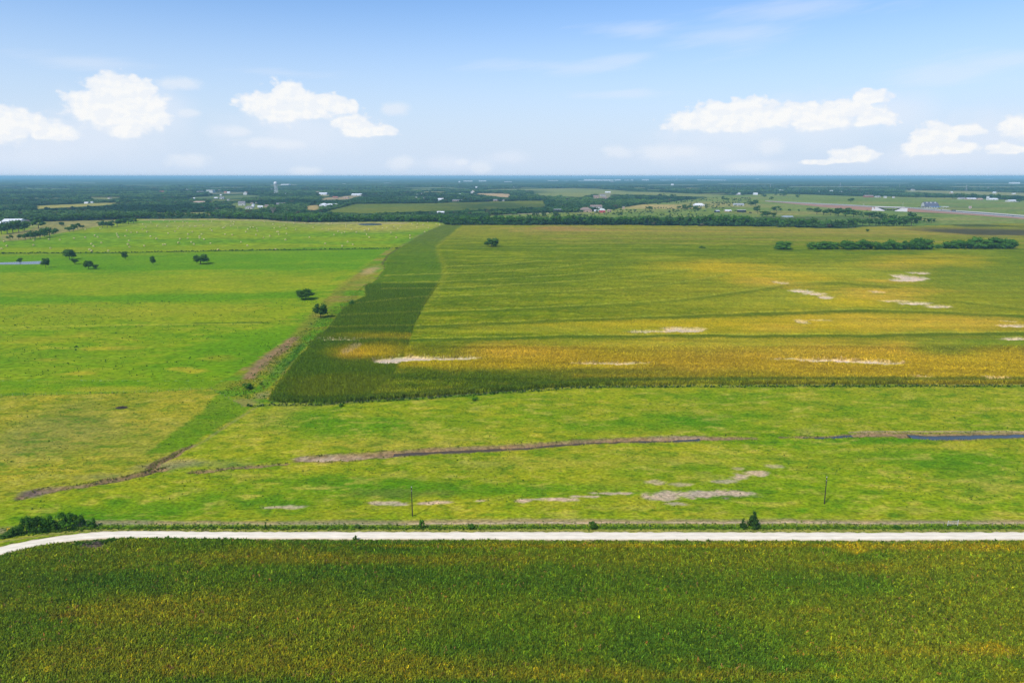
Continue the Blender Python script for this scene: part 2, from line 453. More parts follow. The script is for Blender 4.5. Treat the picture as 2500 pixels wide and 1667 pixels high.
M['rubber'] = plain('tyre_rubber', (0.02, 0.02, 0.02), 0.9, 0.1, 1.0)
M['carwhite'] = plain('white_car_paint', (0.75, 0.75, 0.74), 0.3, 0.04, 1.0, 0.5)
M['cardark'] = plain('dark_car_paint', (0.03, 0.035, 0.045), 0.3, 0.04, 1.0, 0.5)
M['carred'] = plain('red_car_paint', (0.4, 0.05, 0.04), 0.3, 0.04, 1.0, 0.5)
M['brush'] = plain('dry_brushwood', (0.20, 0.15, 0.12), 0.95, 0.35, 1.5, 0.05)
mw, tw, bw = new_mat('pond_water')
bw.inputs['Base Color'].default_value = rgb((0.05, 0.055, 0.05)); bw.inputs['Roughness'].default_value = 0.18; bw.inputs['Specular IOR Level'].default_value = 0.32
_b = tw.node('ShaderNodeBump'); _b.inputs['Strength'].default_value = 0.15; _b.inputs['Distance'].default_value = 0.05
tw.l.new(tw.noise(tw.node('ShaderNodeNewGeometry').outputs['Position'], 0.8, 3.0), _b.inputs['Height']); tw.l.new(_b.outputs[0], bw.inputs['Normal'])
M['water'] = mw
mw2, tw2, bw2 = new_mat('muddy_water')
bw2.inputs['Base Color'].default_value = rgb((0.075, 0.055, 0.04)); bw2.inputs['Roughness'].default_value = 0.4; bw2.inputs['Specular IOR Level'].default_value = 0.2
M['mudwater'] = mw2

# ---------------------------------------------------------------- what grows where (albedo of each kind of ground)
LUSH = (0.070, 0.205, 0.004); GREEN = (0.158, 0.258, 0.005); YGREEN = (0.240, 0.275, 0.010); YELLOW = (0.345, 0.300, 0.022)
LUSHM = (0.103, 0.232, 0.004); OLIVE = (0.245, 0.235, 0.020); TAN = (0.36, 0.27, 0.115); MULCH = (0.26, 0.165, 0.085); PINK = (0.49, 0.355, 0.25); SANDC = (0.60, 0.46, 0.345)
BANK = (0.20, 0.135, 0.07); MUD = (0.25, 0.165, 0.09); GREY = (0.23, 0.195, 0.11); DEEP = (0.030, 0.095, 0.010)
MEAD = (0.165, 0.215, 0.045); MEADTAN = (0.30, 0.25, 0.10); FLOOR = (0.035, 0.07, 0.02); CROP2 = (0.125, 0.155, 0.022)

CORN_FIELD = [(655, 979), (688, 930), (735, 868), (768, 832), (800, 806), (838, 758), (862, 741), (893, 728), (893, 712), (890, 704), (918, 682), (938, 655), (931, 643), (945, 622), (1000, 588), (1045, 563), (1075, 550), (1250, 550), (1560, 550), (1850, 553), (1990, 557), (2060, 558), (2110, 553), (2240, 552), (2330, 548), (2500, 545),
              (3000, 545), (2900, 940), (2500, 940), (2000, 940), (1600, 941), (1400, 945), (1250, 955), (1000, 972), (850, 982), (780, 986), (700, 984)]
STRIP = [(655, 979), (688, 930), (735, 868), (768, 832), (800, 806), (838, 758), (862, 741), (893, 728), (893, 712), (890, 704), (918, 682), (938, 655), (931, 643), (945, 622), (1000, 588), (1045, 563), (1075, 550), (1130, 551), (1105, 572), (1065, 605), (1080, 650), (1080, 680), (1060, 715), (1030, 760), (1010, 800), (985, 880), (962, 918), (900, 975), (780, 986)]
ROAD_TOP = [(-260, 1420), (-120, 1368), (0, 1332), (63, 1320), (126, 1309.5), (190, 1302), (253, 1296), (290, 1294.8), (395, 1296.3), (620, 1298), (900, 1298), (1500, 1298.5), (2100, 1299.5), (2500, 1298.5), (2800, 1298.5)]
ROAD_BOT = [(-260, 1452), (-120, 1394), (0, 1354), (63, 1337), (126, 1325.5), (190, 1318.7), (253, 1314.5), (303, 1311.8), (395, 1313.7), (620, 1315.2), (900, 1316.3), (1500, 1318), (2100, 1319), (2500, 1317.8), (2800, 1317.8)]

# stream channel: (x, y, half width m, depth m)
GULLIES = [
    [(60, 1212, 2.6, 0.7), (90, 1203, 2.8, 0.9), (150, 1192, 1.8, 0.5), (210, 1186, 1.5, 0.8), (240, 1178, 1.6, 1.2), (300, 1168, 2.0, 1.5), (340, 1158, 2.0, 1.4), (368, 1150, 1.6, 1.1), (400, 1144, 1.8, 0.9)],
    [(372, 1149, 1.6, 1.1), (378, 1132, 1.6, 1.3), (405, 1120, 1.7, 1.4), (425, 1112, 1.8, 1.5), (442, 1100, 1.5, 1.2), (470, 1086, 1.0, 0.3)],
    [(465, 1152, 0.9, 0.5), (500, 1150, 1.2, 0.9), (560, 1143, 1.0, 0.7), (630, 1138, 1.0, 0.6), (700, 1134, 0.9, 0.5)],
    [(735, 1122, 2.6, 0.5), (800, 1119, 3.2, 0.8), (880, 1113, 2.9, 1.0), (960, 1107, 2.6, 1.2), (1050, 1101, 2.8, 1.4), (1150, 1096, 2.6, 1.5), (1280, 1090, 2.6, 1.5), (1360, 1083, 2.5, 1.5), (1450, 1077, 2.5, 1.5), (1560, 1074, 2.4, 1.4), (1640, 1073, 2.8, 1.4), (1710, 1070, 2.2, 1.0), (1790, 1070, 1.3, 0.6), (1850, 1071, 0.9, 0.4)],
    [(1905, 1067, 0.8, 0.5), (1960, 1067, 1.1, 0.7), (2020, 1067, 1.1, 0.7), (2080, 1062, 1.6, 0.6), (2150, 1060, 2.2, 0.7), (2220, 1063, 3.0, 1.0), (2270, 1067, 3.3, 1.1), (2330, 1066, 3.2, 1.1), (2400, 1064, 3.0, 1.1), (2500, 1062, 3.2, 1.1), (2640, 1060, 3.2, 1.1)],
]
def gully_fields(X, Y):
    """Depth of cut and nearness (0..1) to a stream bank."""
    dep = np.zeros(X.shape); near = np.zeros(X.shape)
    for g in GULLIES:
        a = np.array(g, float); gx, gy = at(a[:, 0], a[:, 1])
        for i in range(len(a) - 1):
            x0, y0, x1, y1 = gx[i], gy[i], gx[i + 1], gy[i + 1]
            R = max(a[i, 2], a[i + 1, 2]) * 2 + 4
            box = (X > min(x0, x1) - R) & (X < max(x0, x1) + R) & (Y > min(y0, y1) - R) & (Y < max(y0, y1) + R)
            if not box.any(): continue
            x = X[box]; y = Y[box]
            wx = x + (fbm(x, y, 3.0, 3, 71) - 0.5) * 2.4; wy = y + (fbm(x, y, 3.0, 3, 72) - 0.5) * 2.4
            L2 = (x1 - x0) ** 2 + (y1 - y0) ** 2
            t = np.clip(((wx - x0) * (x1 - x0) + (wy - y0) * (y1 - y0)) / L2, 0, 1)
            d = np.hypot(wx - x0 - t * (x1 - x0), wy - y0 - t * (y1 - y0))
            hw = a[i, 2] + (a[i + 1, 2] - a[i, 2]) * t; dp = a[i, 3] + (a[i + 1, 3] - a[i, 3]) * t
            dep[box] = np.maximum(dep[box], dp * (1 - sstep(d / hw, 0.45, 1.0)))
            near[box] = np.maximum(near[box], 1 - sstep(d / hw, 0.85, 1.5))
    return dep, near
def gz(X, Y):
    """Height of the ground."""
    X = np.asarray(X, float); Y = np.asarray(Y, float)
    z = (fbm(X, Y, 14.0, 3, 21) - 0.5) * 0.7 + (fbm(X, Y, 2.6, 2, 22) - 0.5) * 0.35
    f = sstep(Y, 176, 186) * (1 - sstep(Y, 700, 900))
    return z * f
def gz1(x, y): return float(gz(np.array([x]), np.array([y]))[0])

def paint_pasture(X, Y, edges=True):
    """Grazed pasture between the gravel road and the two fields."""
    n = fbm(X, Y, 34, 5, 1, 1.6); n2 = fbm(X, Y, 7, 4, 2, 1.8)
    C = np.empty(X.shape + (3,)); C[:] = YGREEN
    blend(C, sstep(n, 0.46, 0.70) * 0.7, GREEN); blend(C, sstep(n2, 0.52, 0.75) * 0.45, YELLOW); blend(C, sstep(n2, 0.45, 0.25) * 0.4, GREEN)
    # left paddock, greyer and drier
    pad = region(X, Y, [(-400, 972), (0, 966), (515, 950), (590, 985), (560, 1040), (440, 1100), (370, 1148), (0, 1215), (-400, 1270)], 1.5)
    blend(C, pad * 0.7, OLIVE); blend(C, pad * sstep(n, 0.5, 0.62) * 0.6, YGREEN); blend(C, pad * sstep(n2, 0.5, 0.72) * 0.55, YELLOW)
    blend(C, ell(X, Y, 110, 1060, 170, 55) * 0.45, (0.20, 0.19, 0.06))
    for e in ((440, 1000, 75, 40, 0.8), (90, 1165, 140, 22, 0.75), (330, 1070, 90, 40, 0.35), (640, 1045, 70, 42, 0.6), (690, 1010, 60, 30, 0.5), (2300, 1090, 190, 9, 0.8), (2450, 1180, 120, 30, 0.4), (930, 1085, 260, 10, 0.55), (1480, 1096, 150, 7, 0.75), (1000, 1075, 160, 22, 0.4), (1850, 1030, 30, 8, 0.6), (920, 1015, 40, 8, 0.6), (600, 1160, 60, 8, 0.4), (1330, 1130, 280, 14, 0.35), (1700, 1120, 220, 14, 0.3)):
        blend(C, ell(X, Y, *e[:4], seed=31, edge=0.8) * e[4] * 0.7, YELLOW if e[4] > 0.5 else (0.30, 0.26, 0.05))
    for e in ((900, 1040, 170, 26, 0.9), (1700, 1026, 150, 20, 0.95), (1480, 1040, 140, 14, 0.6), (240, 1262, 210, 26, 0.9), (520, 1225, 230, 24, 0.7), (760, 1180, 190, 20, 0.75), (1000, 1190, 190, 20, 0.9), (1230, 1195, 170, 16, 0.75), (1430, 1190, 140, 12, 0.5), (1150, 970, 180, 12, 0.4), (1730, 968, 150, 9, 0.6), (2050, 985, 300, 14, 0.4), (2330, 1130, 110, 26, 0.55), (2200, 1110, 120, 20, 0.4), (2150, 1075, 100, 8, 0.8), (1920, 1080, 200, 5, 0.6), (1960, 1245, 14, 6, 0.9), (1560, 1150, 70, 12, 0.5), (1700, 1140, 50, 10, 0.4), (820, 960, 80, 10, 0.5), (780, 1010, 60, 16, 0.6)):
        blend(C, ell(X, Y, *e[:4], seed=41, edge=0.8) * e[4] * 0.9, LUSH)
    blend(C, ell(X, Y, 970, 1205, 120, 10) * 0.5, (0.12, 0.13, 0.03))
    fl = fbm(X, Y, 1.7, 2, 33, 2.0); fl2 = fbm(X, Y, 3.8, 3, 34, 2.2)
    blend(C, sstep(fl, 0.55, 0.80) * 0.55 * sstep(fl2, 0.35, 0.65), (0.42, 0.36, 0.06)); blend(C, sstep(fl, 0.42, 0.18) * 0.6, (0.065, 0.15, 0.006)); blend(C, sstep(fl2, 0.62, 0.76) * 0.35, (0.40, 0.34, 0.06)); blend(C, sstep(fl2, 0.36, 0.24) * 0.5, (0.06, 0.17, 0.006))
    # grassed waterway coming down from the field corner
    way = region(X, Y, [(524, 963), (560, 958), (619, 988), (592, 1011), (536, 1041), (461, 1089), (431, 1100), (350, 1112), (417, 1059), (491, 1008)], 1.0)
    way = 0.5 * way + 0.5 * region(X + 4 * (fbm(X, Y, 5, 3, 77) - 0.5), Y + 4 * (fbm(X, Y, 5, 3, 78) - 0.5), [(524, 963), (560, 958), (619, 988), (592, 1011), (536, 1041), (461, 1089), (431, 1100), (350, 1112), (417, 1059), (491, 1008)], 3.0)
    way = 0.34 * way + 0.22 * sum(region(X, Y, [(524, 963), (560, 958), (619, 988), (592, 1011), (536, 1041), (461, 1089), (431, 1100), (350, 1112), (417, 1059), (491, 1008)], 3.5, 7.0, 600 + 9 * q).astype(float) for q in range(3))
    blend(C, way * 0.75, (0.078, 0.190, 0.004)); blend(C, way * sstep(n2, 0.5, 0.7) * 0.5, GREEN)
    blend(C, vline(X, Y, [(640, 985), (600, 1010), (548, 1042), (500, 1075), (470, 1092)], 0.8) * 0.3, GREY)
    blend(C, ell(X, Y, 415, 1135, 60, 12, slope=0.2) * 0.55, (0.26, 0.19, 0.125)); blend(C, ell(X, Y, 530, 1132, 110, 8) * 0.25, GREY); blend(C, ell(X, Y, 250, 1165, 70, 8) * 0.3, GREY)
    # bare ground
    for e in ((690, 1237, 36, 4.5, 0.8), (950, 1227, 45, 5, 0.85), (975, 1232, 25, 4, 0.8), (1060, 1227, 38, 5, 0.95), (1175, 1223, 14, 2, 0.7), (1275, 1224, 20, 6, 0.95), (1360, 1219, 45, 4.5, 0.95), (1430, 1212, 40, 3, 0.9), (1500, 1204, 50, 3, 0.9), (1620, 1213, 40, 10, 0.95), (1720, 1206, 95, 10, 1.0), (1810, 1205, 34, 8, 0.95), (1650, 1230, 24, 4, 0.7), (1600, 1177, 22, 6, 0.7), (1660, 1182, 22, 5, 0.6), (1770, 1176, 36, 5, 0.7), (1845, 1155, 30, 7, 0.85), (1810, 1165, 22, 10, 0.9), (1803, 1143, 14, 4, 0.5), (1890, 1138, 24, 5, 0.5)):
        blend(C, ell(X, Y, e[0], e[1], e[2], e[3] * 0.85, seed=51, noise=0.9, edge=0.35) * e[4], PINK)
    # trodden line beside the fence, tall dark grass, mown verge
    blend(C, hline(X, Y, [(190, 1275), (500, 1277), (1000, 1275), (1500, 1272), (2000, 1274), (2700, 1275)], 5.5, 0.7, 0.6) * 0.75, (0.30, 0.215, 0.13))
    blend(C, hline(X, Y, [(190, 1278), (500, 1280), (1000, 1278), (1500, 1274.5), (2000, 1276), (2700, 1277)], 1.6, 0.6, 0.7) * 0.8, PINK)
    blend(C, hline(X, Y, [(-300, 1330), (-100, 1322), (0, 1310), (120, 1296), (260, 1288), (420, 1288), (1000, 1288), (1500, 1287), (2000, 1288), (2800, 1287)], 4.5, 0.5, 0.3) * 0.8, (0.075, 0.165, 0.010))
    blend(C, hline(X, Y, [(-300, 1316), (0, 1296), (220, 1282), (1000, 1283), (2800, 1282)], 4, 0.6) * 0.6, GREEN)
    blend(C, hline(X, Y, [(-300, 1385), (-120, 1345), (0, 1322), (63, 1312), (126, 1302.5), (190, 1296.5), (253, 1293), (420, 1293), (1000, 1294), (2000, 1294.5), (2800, 1294)], 3.2, 0.4, 0.25) * 0.85, (0.27, 0.25, 0.06))
    blend(C, ell(X, Y, -5, 1297, 30, 8) * 0.8, GREY)
    # road verges below the road
    a = np.array(ROAD_TOP); rx, ry = at(a[:, 0], a[:, 1]); yr = np.interp(X, rx, ry)
    below = sstep(yr - Y, 1.0, 3.0)
    blend(C, below, (0.23, 0.20, 0.07))
    # streams
    dep, near = gully_fields(X, Y)
    blend(C, near * 0.8, BANK); blend(C, sstep(dep, 0.15, 0.6), MUD)
    blend(C, ell(X, Y, 790, 1119, 56, 5) * 0.8, PINK); blend(C, ell(X, Y, 880, 1113, 80, 4) * 0.35, PINK); blend(C, ell(X, Y, 1670, 1068, 60, 4) * 0.6, (0.28, 0.2, 0.16))
    blend(C, hline(X, Y, [(2070, 1055), (2160, 1053), (2500, 1054), (2650, 1052)], 1.8) * 0.8, (0.36, 0.25, 0.17))
    blend(C, ell(X, Y, 90, 1203, 34, 10) * 0.7, (0.15, 0.11, 0.11)); blend(C, ell(X, Y, 2230, 1074, 60, 4) * 0.8, LUSH)
    # weeds under the fence of the crop field, corner of the brush strip
    if edges:
        up = region(X, Y, [(-900, 974), (-400, 973), (0, 966), (260, 961), (515, 950), (600, 993), (655, 982), (780, 989), (1000, 976), (1250, 958.5), (1250, 700), (-900, 700)], 0.3)
        if up.any():
            C[up] = paint_mid(X[up], Y[up], False)
    blend(C, hline(X, Y, [(600, 992), (780, 989), (1000, 976), (1250, 958.5), (1400, 948), (1600, 944), (2800, 943)], 2.0, 0.6) * 0.5, DEEP)
    return C

def paint_mid(X, Y, edges=True):
    """Hay meadow and pasture on the left, soil and rough edges under the crop on the right (Y 330..1000)."""
    n = fbm(X, Y, 60, 5, 101, 2.2); n2 = fbm(X, Y, 14, 4, 102, 2.5)
    C = np.empty(X.shape + (3,)); C[:] = GREEN
    blend(C, sstep(n, 0.42, 0.66) * 0.45, YGREEN); blend(C, sstep(n2, 0.58, 0.78) * 0.35, YELLOW); blend(C, sstep(n2, 0.42, 0.25) * 0.5, LUSHM)
    fl = fbm(X, Y, 4.5, 3, 133, 2.4); fm = sstep(Y, 950, 650)
    blend(C, sstep(fl, 0.58, 0.78) * 0.45 * fm, (0.36, 0.33, 0.03)); blend(C, sstep(fl, 0.38, 0.22) * 0.55 * fm, (0.055, 0.175, 0.005))
    def hz(pts, h, c, a): blend(C, hline(X, Y, pts, h, 0.6, 0.5, 111) * a, c)
    hz([(-400, 700), (0, 695), (500, 690), (800, 690)], 22, YGREEN, 0.5)
    hz([(-400, 640), (0, 640), (500, 635), (930, 622)], 16, LUSHM, 0.85)
    hz([(-400, 655), (0, 656), (500, 652), (880, 650)], 8, LUSHM, 0.9)
    hz([(-400, 732), (0, 735), (300, 728), (600, 725), (760, 715)], 9, LUSHM, 0.9)
    hz([(-400, 770), (0, 765), (350, 765), (720, 765)], 22, YGREEN, 0.45)
    hz([(100, 760), (350, 757), (640, 750)], 14, YELLOW, 0.25)
    hz([(-400, 800), (0, 799), (300, 794), (500, 791), (640, 790)], 1.5, (0.33, 0.34, 0.03), 0.8)
    hz([(470, 789), (600, 787.5), (660, 788)], 1.6, DEEP, 0.7)
    for e in ((640, 830, 140, 40, 0.9), (550, 900, 140, 34, 0.7), (150, 880, 200, 30, 0.5), (250, 940, 300, 14, 0.5), (760, 790, 60, 40, 0.5)):
        blend(C, ell(X, Y, *e[:4], seed=121) * e[4], LUSHM)
    for e in ((190, 912, 40, 5, 0.7), (110, 878, 25, 4, 0.6), (270, 850, 60, 6, 0.6), (440, 900, 26, 5, 0.7), (480, 905, 26, 6, 0.7), (90, 830, 60, 8, 0.4), (270, 950, 120, 6, 0.5), (530, 875, 40, 6, 0.5)):
        blend(C, ell(X, Y, *e[:4], seed=131) * e[4], YELLOW)
    # boundary of pasture and hay meadow
    hz([(-400, 619), (0, 618.5), (300, 617), (560, 612), (800, 609), (970, 606)], 1.6, DEEP, 0.8)
    hay = region(X, Y, [(-900, 618), (0, 618), (300, 616.5), (560, 611.5), (800, 608.5), (980, 605), (1080, 548), (1060, 540), (-900, 530)], 0.0)
    blend(C, hay * 0.85, (0.175, 0.260, 0.005)); blend(C, hay * sstep(n, 0.46, 0.66) * 0.5, YGREEN); blend(C, hay * sstep(n, 0.48, 0.32) * 0.55, (0.085, 0.225, 0.006))
    paint_edge(C, X, Y, n2)
    corn = region(X, Y, CORN_FIELD, 0.3)
    blend(C, corn, (0.10, 0.09, 0.03))
    paint_bare(C, X, Y, 1.0)
    # near strip of the band joins the pasture
    f = 1 - sstep(Y, 318, 340)
    if edges and (f > 0).any():
        q = f > 0
        near = region(X[q], Y[q], [(-900, 1250), (-400, 973), (0, 966), (515, 950), (600, 993), (780, 989), (1000, 976), (1250, 958.5), (1400, 948), (1600, 944), (2900, 943), (3000, 1250)], 0.3)
        P = paint_pasture(X[q], Y[q], False); Cq = C[q]; Cq[near] = P[near]; C[q] = Cq
    return C
def paint_edge(C, X, Y, n2):
    """Overgrown ditch strip between the pasture and the crop."""
    strip = region(X, Y, [(505, 952), (640, 990), (700, 985), (740, 870), (800, 806), (862, 742), (893, 728), (890, 704), (935, 655), (935, 640), (960, 610), (1080, 548), (1050, 548), (930, 620), (880, 660), (840, 700), (790, 735), (755, 780), (690, 835), (600, 895)], 2.0)
    blend(C, strip * 0.9, (0.20, 0.215, 0.015)); blend(C, strip * sstep(n2, 0.48, 0.64), (0.10, 0.21, 0.008)); blend(C, strip * sstep(n2, 0.42, 0.30) * 0.45, MULCH)
    blend(C, vline(X, Y, [(590, 940), (700, 850), (770, 770), (850, 690), (905, 655)], [3, 4, 5, 6, 6]) * 0.5, (0.21, 0.17, 0.03))
    blend(C, vline(X, Y, [(602, 925), (640, 885), (690, 850), (724, 822)], [2.6, 3.4, 3.8, 3.0], 0.3, 0.6) * 0.95, MULCH)
    blend(C, vline(X, Y, [(630, 955), (690, 895), (735, 850), (765, 818)], [3.0, 4, 4, 3]) * 0.75, (0.07, 0.20, 0.010))
    blend(C, vline(X, Y, [(690, 905), (722, 868), (734, 840), (760, 836)], 0.9) * 0.9, DEEP)
    blend(C, vline(X, Y, [(655, 975), (700, 912), (745, 855), (770, 830)], 1.2) * 0.7, YELLOW)
    blend(C, ell(X, Y, 905, 660, 16, 10) * 0.8, TAN); blend(C, ell(X, Y, 890, 690, 30, 14) * 0.5, (0.21, 0.20, 0.03))
    blend(C, ell(X, Y, 600, 985, 40, 10) * 0.5, MULCH); blend(C, ell(X, Y, 640, 965, 22, 8) * 0.5, GREY)
BARE = [(1000, 881, 75, 7, 1.0), (1090, 881, 70, 5.0, 1.0), (950, 885, 30, 5, 1.0), (1470, 893, 56, 3.6, 0.95), (1540, 892, 50, 2.2, 0.9), (1930, 882, 70, 1.8, 0.8), (2020, 884, 70, 3.6, 1.0), (2110, 888, 70, 4.5, 1.0), (2170, 892, 36, 3, 0.9), (1600, 813, 60, 3.0, 0.8), (1670, 809, 45, 6, 0.8), (1560, 815, 30, 2, 0.7), (2225, 681, 30, 8, 1.0), (2200, 687, 26, 4, 0.9), (2245, 670, 26, 3, 0.9), (1955, 714, 24, 4, 0.9), (1990, 721, 26, 4, 0.95), (2015, 729, 18, 4, 0.95), (2185, 739, 30, 2.5, 0.9), (2235, 745, 44, 4, 1.0), (2290, 752, 30, 3, 0.9), (2480, 800, 40, 4, 0.95), (2465, 790, 16, 2, 0.8), (2480, 832, 40, 3.5, 0.9), (2140, 716, 16, 3, 0.6), (1955, 790, 16, 5, 0.5), (2000, 787, 30, 2, 0.4), (1905, 693, 18, 3, 0.6), (2430, 928, 30, 3, 0.5), (850, 860, 14, 8, 0.3), (868, 850, 14, 6, 0.3), (830, 832, 60, 1.6, 0.5), (2250, 926, 24, 3, 0.5)]
def bare_mask(X, Y):
    m = np.zeros(X.shape)
    for e in BARE: m = np.maximum(m, ell(X, Y, e[0], e[1], e[2], e[3] * 0.85, seed=61, noise=0.6, edge=0.32) * e[4])
    return m
def paint_bare(C, X, Y, k_):
    blend(C, bare_mask(X, Y) * k_, SANDC)

CORN_G = (0.116, 0.162, 0.003); CORN_Y = (0.375, 0.285, 0.010); CORN_T = (0.425, 0.285, 0.028); CORN_D = (0.055, 0.105, 0.006); CORN_L = (0.235, 0.26, 0.01)
TERRACES = [
    [(800, 804), (1010, 799), (1200, 791), (1393, 782.5), (1615, 775), (1850, 766.5), (2100, 758), (2320, 764), (2500, 773), (2800, 790)],
    [(790, 833), (1010, 831), (1200, 827.5), (1366, 823), (1615, 820), (1850, 821), (2100, 820), (2300, 816), (2500, 814), (2800, 812)],
    [(830, 776), (1010, 766), (1200, 759), (1366, 752), (1532, 743.6), (1670, 732.6), (1836, 710), (1920, 695), (2050, 690), (2200, 702), (2350, 740), (2500, 755), (2800, 790)],
    [(870, 745), (1020, 730), (1200, 721.5), (1421, 713), (1587, 702), (1697, 687), (1780, 670)],
    [(930, 710), (1080, 708), (1200, 701), (1393, 691), (1587, 674.5), (1690, 660)],
    [(930, 694), (1080, 691), (1200, 685.6), (1366, 676), (1476, 665)],
    [(940, 676), (1080, 671), (1200, 667.6), (1366, 655), (1420, 648)],
    [(1085, 654), (1200, 650), (1330, 639)], [(1085, 639), (1200, 636), (1300, 630)],
    [(1090, 607), (1500, 608), (1900, 609), (2300, 612), (2800, 620)], [(1700, 641), (2000, 641), (2200, 632), (2450, 625), (2800, 640)], [(1850, 661), (2100, 660), (2300, 668), (2500, 690)],
    [(1950, 703), (2150, 720), (2300, 735), (2500, 752), (2800, 770)], [(1300, 565), (1700, 572), (2000, 574), (2500, 580)], [(1350, 580), (1600, 583), (1900, 580)], [(1100, 582), (1180, 583)], [(1280, 594), (1600, 597), (1880, 600)], [(1400, 556), (1700, 561), (1900, 563)]]
def paint_corn(X, Y):
    n = fbm(X, Y, 70, 5, 201, 2.2); n2 = fbm(X, Y, 16, 4, 202, 3.0); n3 = fbm(X, Y, 5, 3, 203, 2.0)
    C = np.empty(X.shape + (3,)); C[:] = CORN_G
    blend(C, sstep(n2, 0.52, 0.72) * 0.55, CORN_L); blend(C, sstep(n, 0.45, 0.3) * 0.25, CORN_D); blend(C, sstep(n2, 0.40, 0.24) * 0.35, CORN_D)
    fl = fbm(X, Y, 2.8, 2, 204, 1.8); fm = sstep(Y, 900, 500)
    blend(C, sstep(fl, 0.58, 0.8) * 0.4 * fm, (0.27, 0.26, 0.02)); blend(C, sstep(fl, 0.4, 0.2) * 0.5 * fm, (0.05, 0.095, 0.005))
    far = sstep(Y, 950, 1300)
    blend(C, far * 0.7, (0.215, 0.205, 0.02))
    # drying bands along the far edge
    for i, (y_, a_) in enumerate(((560, .5), (566, .7), (573, .4), (585, .5), (596, .3))):
        blend(C, hline(X, Y, [(1200 + 40 * i, y_), (1500, y_ - 1), (1850, y_ + 2), (2600, y_ + 12)], 2.2, 0.8, 0.5, 210 + i) * a_, (0.29, 0.215, 0.045))
    blend(C, ell(X, Y, 1390, 561, 90, 6) * 0.6, (0.29, 0.17, 0.06))
    def e(px, py, rx, ry, a, c, s=0.0): blend(C, ell(X, Y, px, py, rx, ry, 0.85, 221, 0.7, s) * a, c)
    YG = (0.24, 0.245, 0.015)
    e(2060, 740, 520, 60, 0.55, (0.25, 0.235, 0.012)); e(2000, 670, 420, 40, 0.4, (0.25, 0.235, 0.012)); e(1770, 652, 120, 12, 0.9, CORN_Y); e(1900, 672, 170, 16, 0.9, CORN_Y); e(2080, 668, 170, 14, 0.8, YG); e(2260, 640, 110, 11, 0.85, CORN_Y); e(2330, 628, 60, 6, 0.6, CORN_Y)
    e(1860, 690, 60, 8, 0.8, CORN_T); e(1920, 700, 60, 7, 0.6, CORN_T); e(2200, 655, 60, 8, 0.6, CORN_T); e(2180, 690, 60, 5, 0.7, CORN_T); e(1620, 632, 70, 3, 0.7, YG)
    e(2010, 735, 170, 20, 0.7, YG); e(2130, 725, 90, 14, 0.75, CORN_T); e(2080, 742, 90, 12, 0.75, CORN_Y); e(2190, 715, 110, 8, 0.6, CORN_T); e(1800, 745, 120, 10, 0.55, YG)
    e(2050, 790, 320, 20, 0.8, CORN_Y); e(2200, 795, 260, 22, 0.5, CORN_T); e(1600, 800, 330, 14, 0.75, CORN_Y); e(1300, 808, 230, 11, 0.7, YG); e(1900, 805, 60, 9, 0.5, CORN_T); e(2400, 790, 140, 14, 0.6, CORN_T)
    e(1900, 875, 560, 42, 0.85, CORN_T); e(2250, 905, 420, 30, 0.8, CORN_Y); e(1400, 880, 260, 24, 0.75, CORN_Y); e(1700, 850, 300, 20, 0.5, YG); e(2550, 890, 220, 40, 0.6, CORN_Y); e(1250, 870, 120, 20, 0.6, CORN_T)
    e(880, 862, 70, 26, 0.9, CORN_Y); e(960, 868, 60, 20, 0.7, CORN_Y); e(1100, 895, 190, 10, 0.7, CORN_Y); e(850, 870, 30, 16, 0.7, CORN_T); e(2420, 840, 190, 16, 0.75, (0.10, 0.17, 0.012)); e(2300, 862, 60, 14, 0.6, (0.10, 0.17, 0.012))
    e(870, 945, 60, 12, 0.5, YG); e(1000, 965, 180, 9, 0.5, YG); e(1380, 712, 120, 9, 0.3, YG); e(2360, 560, 40, 3, 0.5, CORN_Y); e(2250, 562, 90, 5, 0.6, (0.33, 0.25, 0.03))
    e(1150, 930, 330, 13, 0.55, CORN_D); e(1450, 915, 170, 7, 0.4, CORN_D); e(1250, 690, 170, 26, 0.25, CORN_D); e(2400, 690, 140, 30, 0.45, (0.09, 0.15, 0.012)); e(2350, 660, 120, 14, 0.4, (0.09, 0.15, 0.012))
    # the drilled rows follow the lie of the land
    rows = fbm(X, Y + 0.03 * X + 14 * np.sin(X / 260.0), 5.5, 3, 236, 16.0)
    C *= (1 + 0.55 * (rows - 0.5) * sstep(Y, 1500, 700))[:, None]; C *= np.array((1.10, 1.06, 1.0))
    # cloud shadow put into the colour of the far crop
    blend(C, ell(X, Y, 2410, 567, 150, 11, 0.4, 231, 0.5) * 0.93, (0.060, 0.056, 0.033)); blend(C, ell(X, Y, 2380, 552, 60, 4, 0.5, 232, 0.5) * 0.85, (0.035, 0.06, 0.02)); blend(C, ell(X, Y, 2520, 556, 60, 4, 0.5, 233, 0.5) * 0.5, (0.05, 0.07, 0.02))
    # the darker variety along the left edge
    st = sum(region(X, Y, STRIP, 2.2, 9.0, 500 + 7 * q).astype(float) for q in range(4)) / 4
    keep = 1 - np.maximum(ell(X, Y, 900, 866, 95, 22, 0.5, 241), ell(X, Y, 900, 820, 80, 6, 0.5, 242))
    blend(C, st * 0.86 * keep, (0.080, 0.148, 0.006)); blend(C, st * sstep(Y, 800, 1250) * 0.75, (0.105, 0.135, 0.02)); blend(C, st * sstep(n2, 0.5, 0.75) * 0.35 * keep, CORN_G)
    blend(C, ell(X, Y, 1005, 828, 160, 7) * st * 0.7, CORN_Y); blend(C, st * ell(X, Y, 840, 945, 200, 24) * 0.85, (0.14, 0.17, 0.006))
    vl = [(1130, 551), (1105, 572), (1068, 602), (1072, 626), (1084, 650), (1086, 676), (1066, 712), (1036, 752)]
    blend(C, vline(X, Y, vl, 3.5) * 0.35, YG)
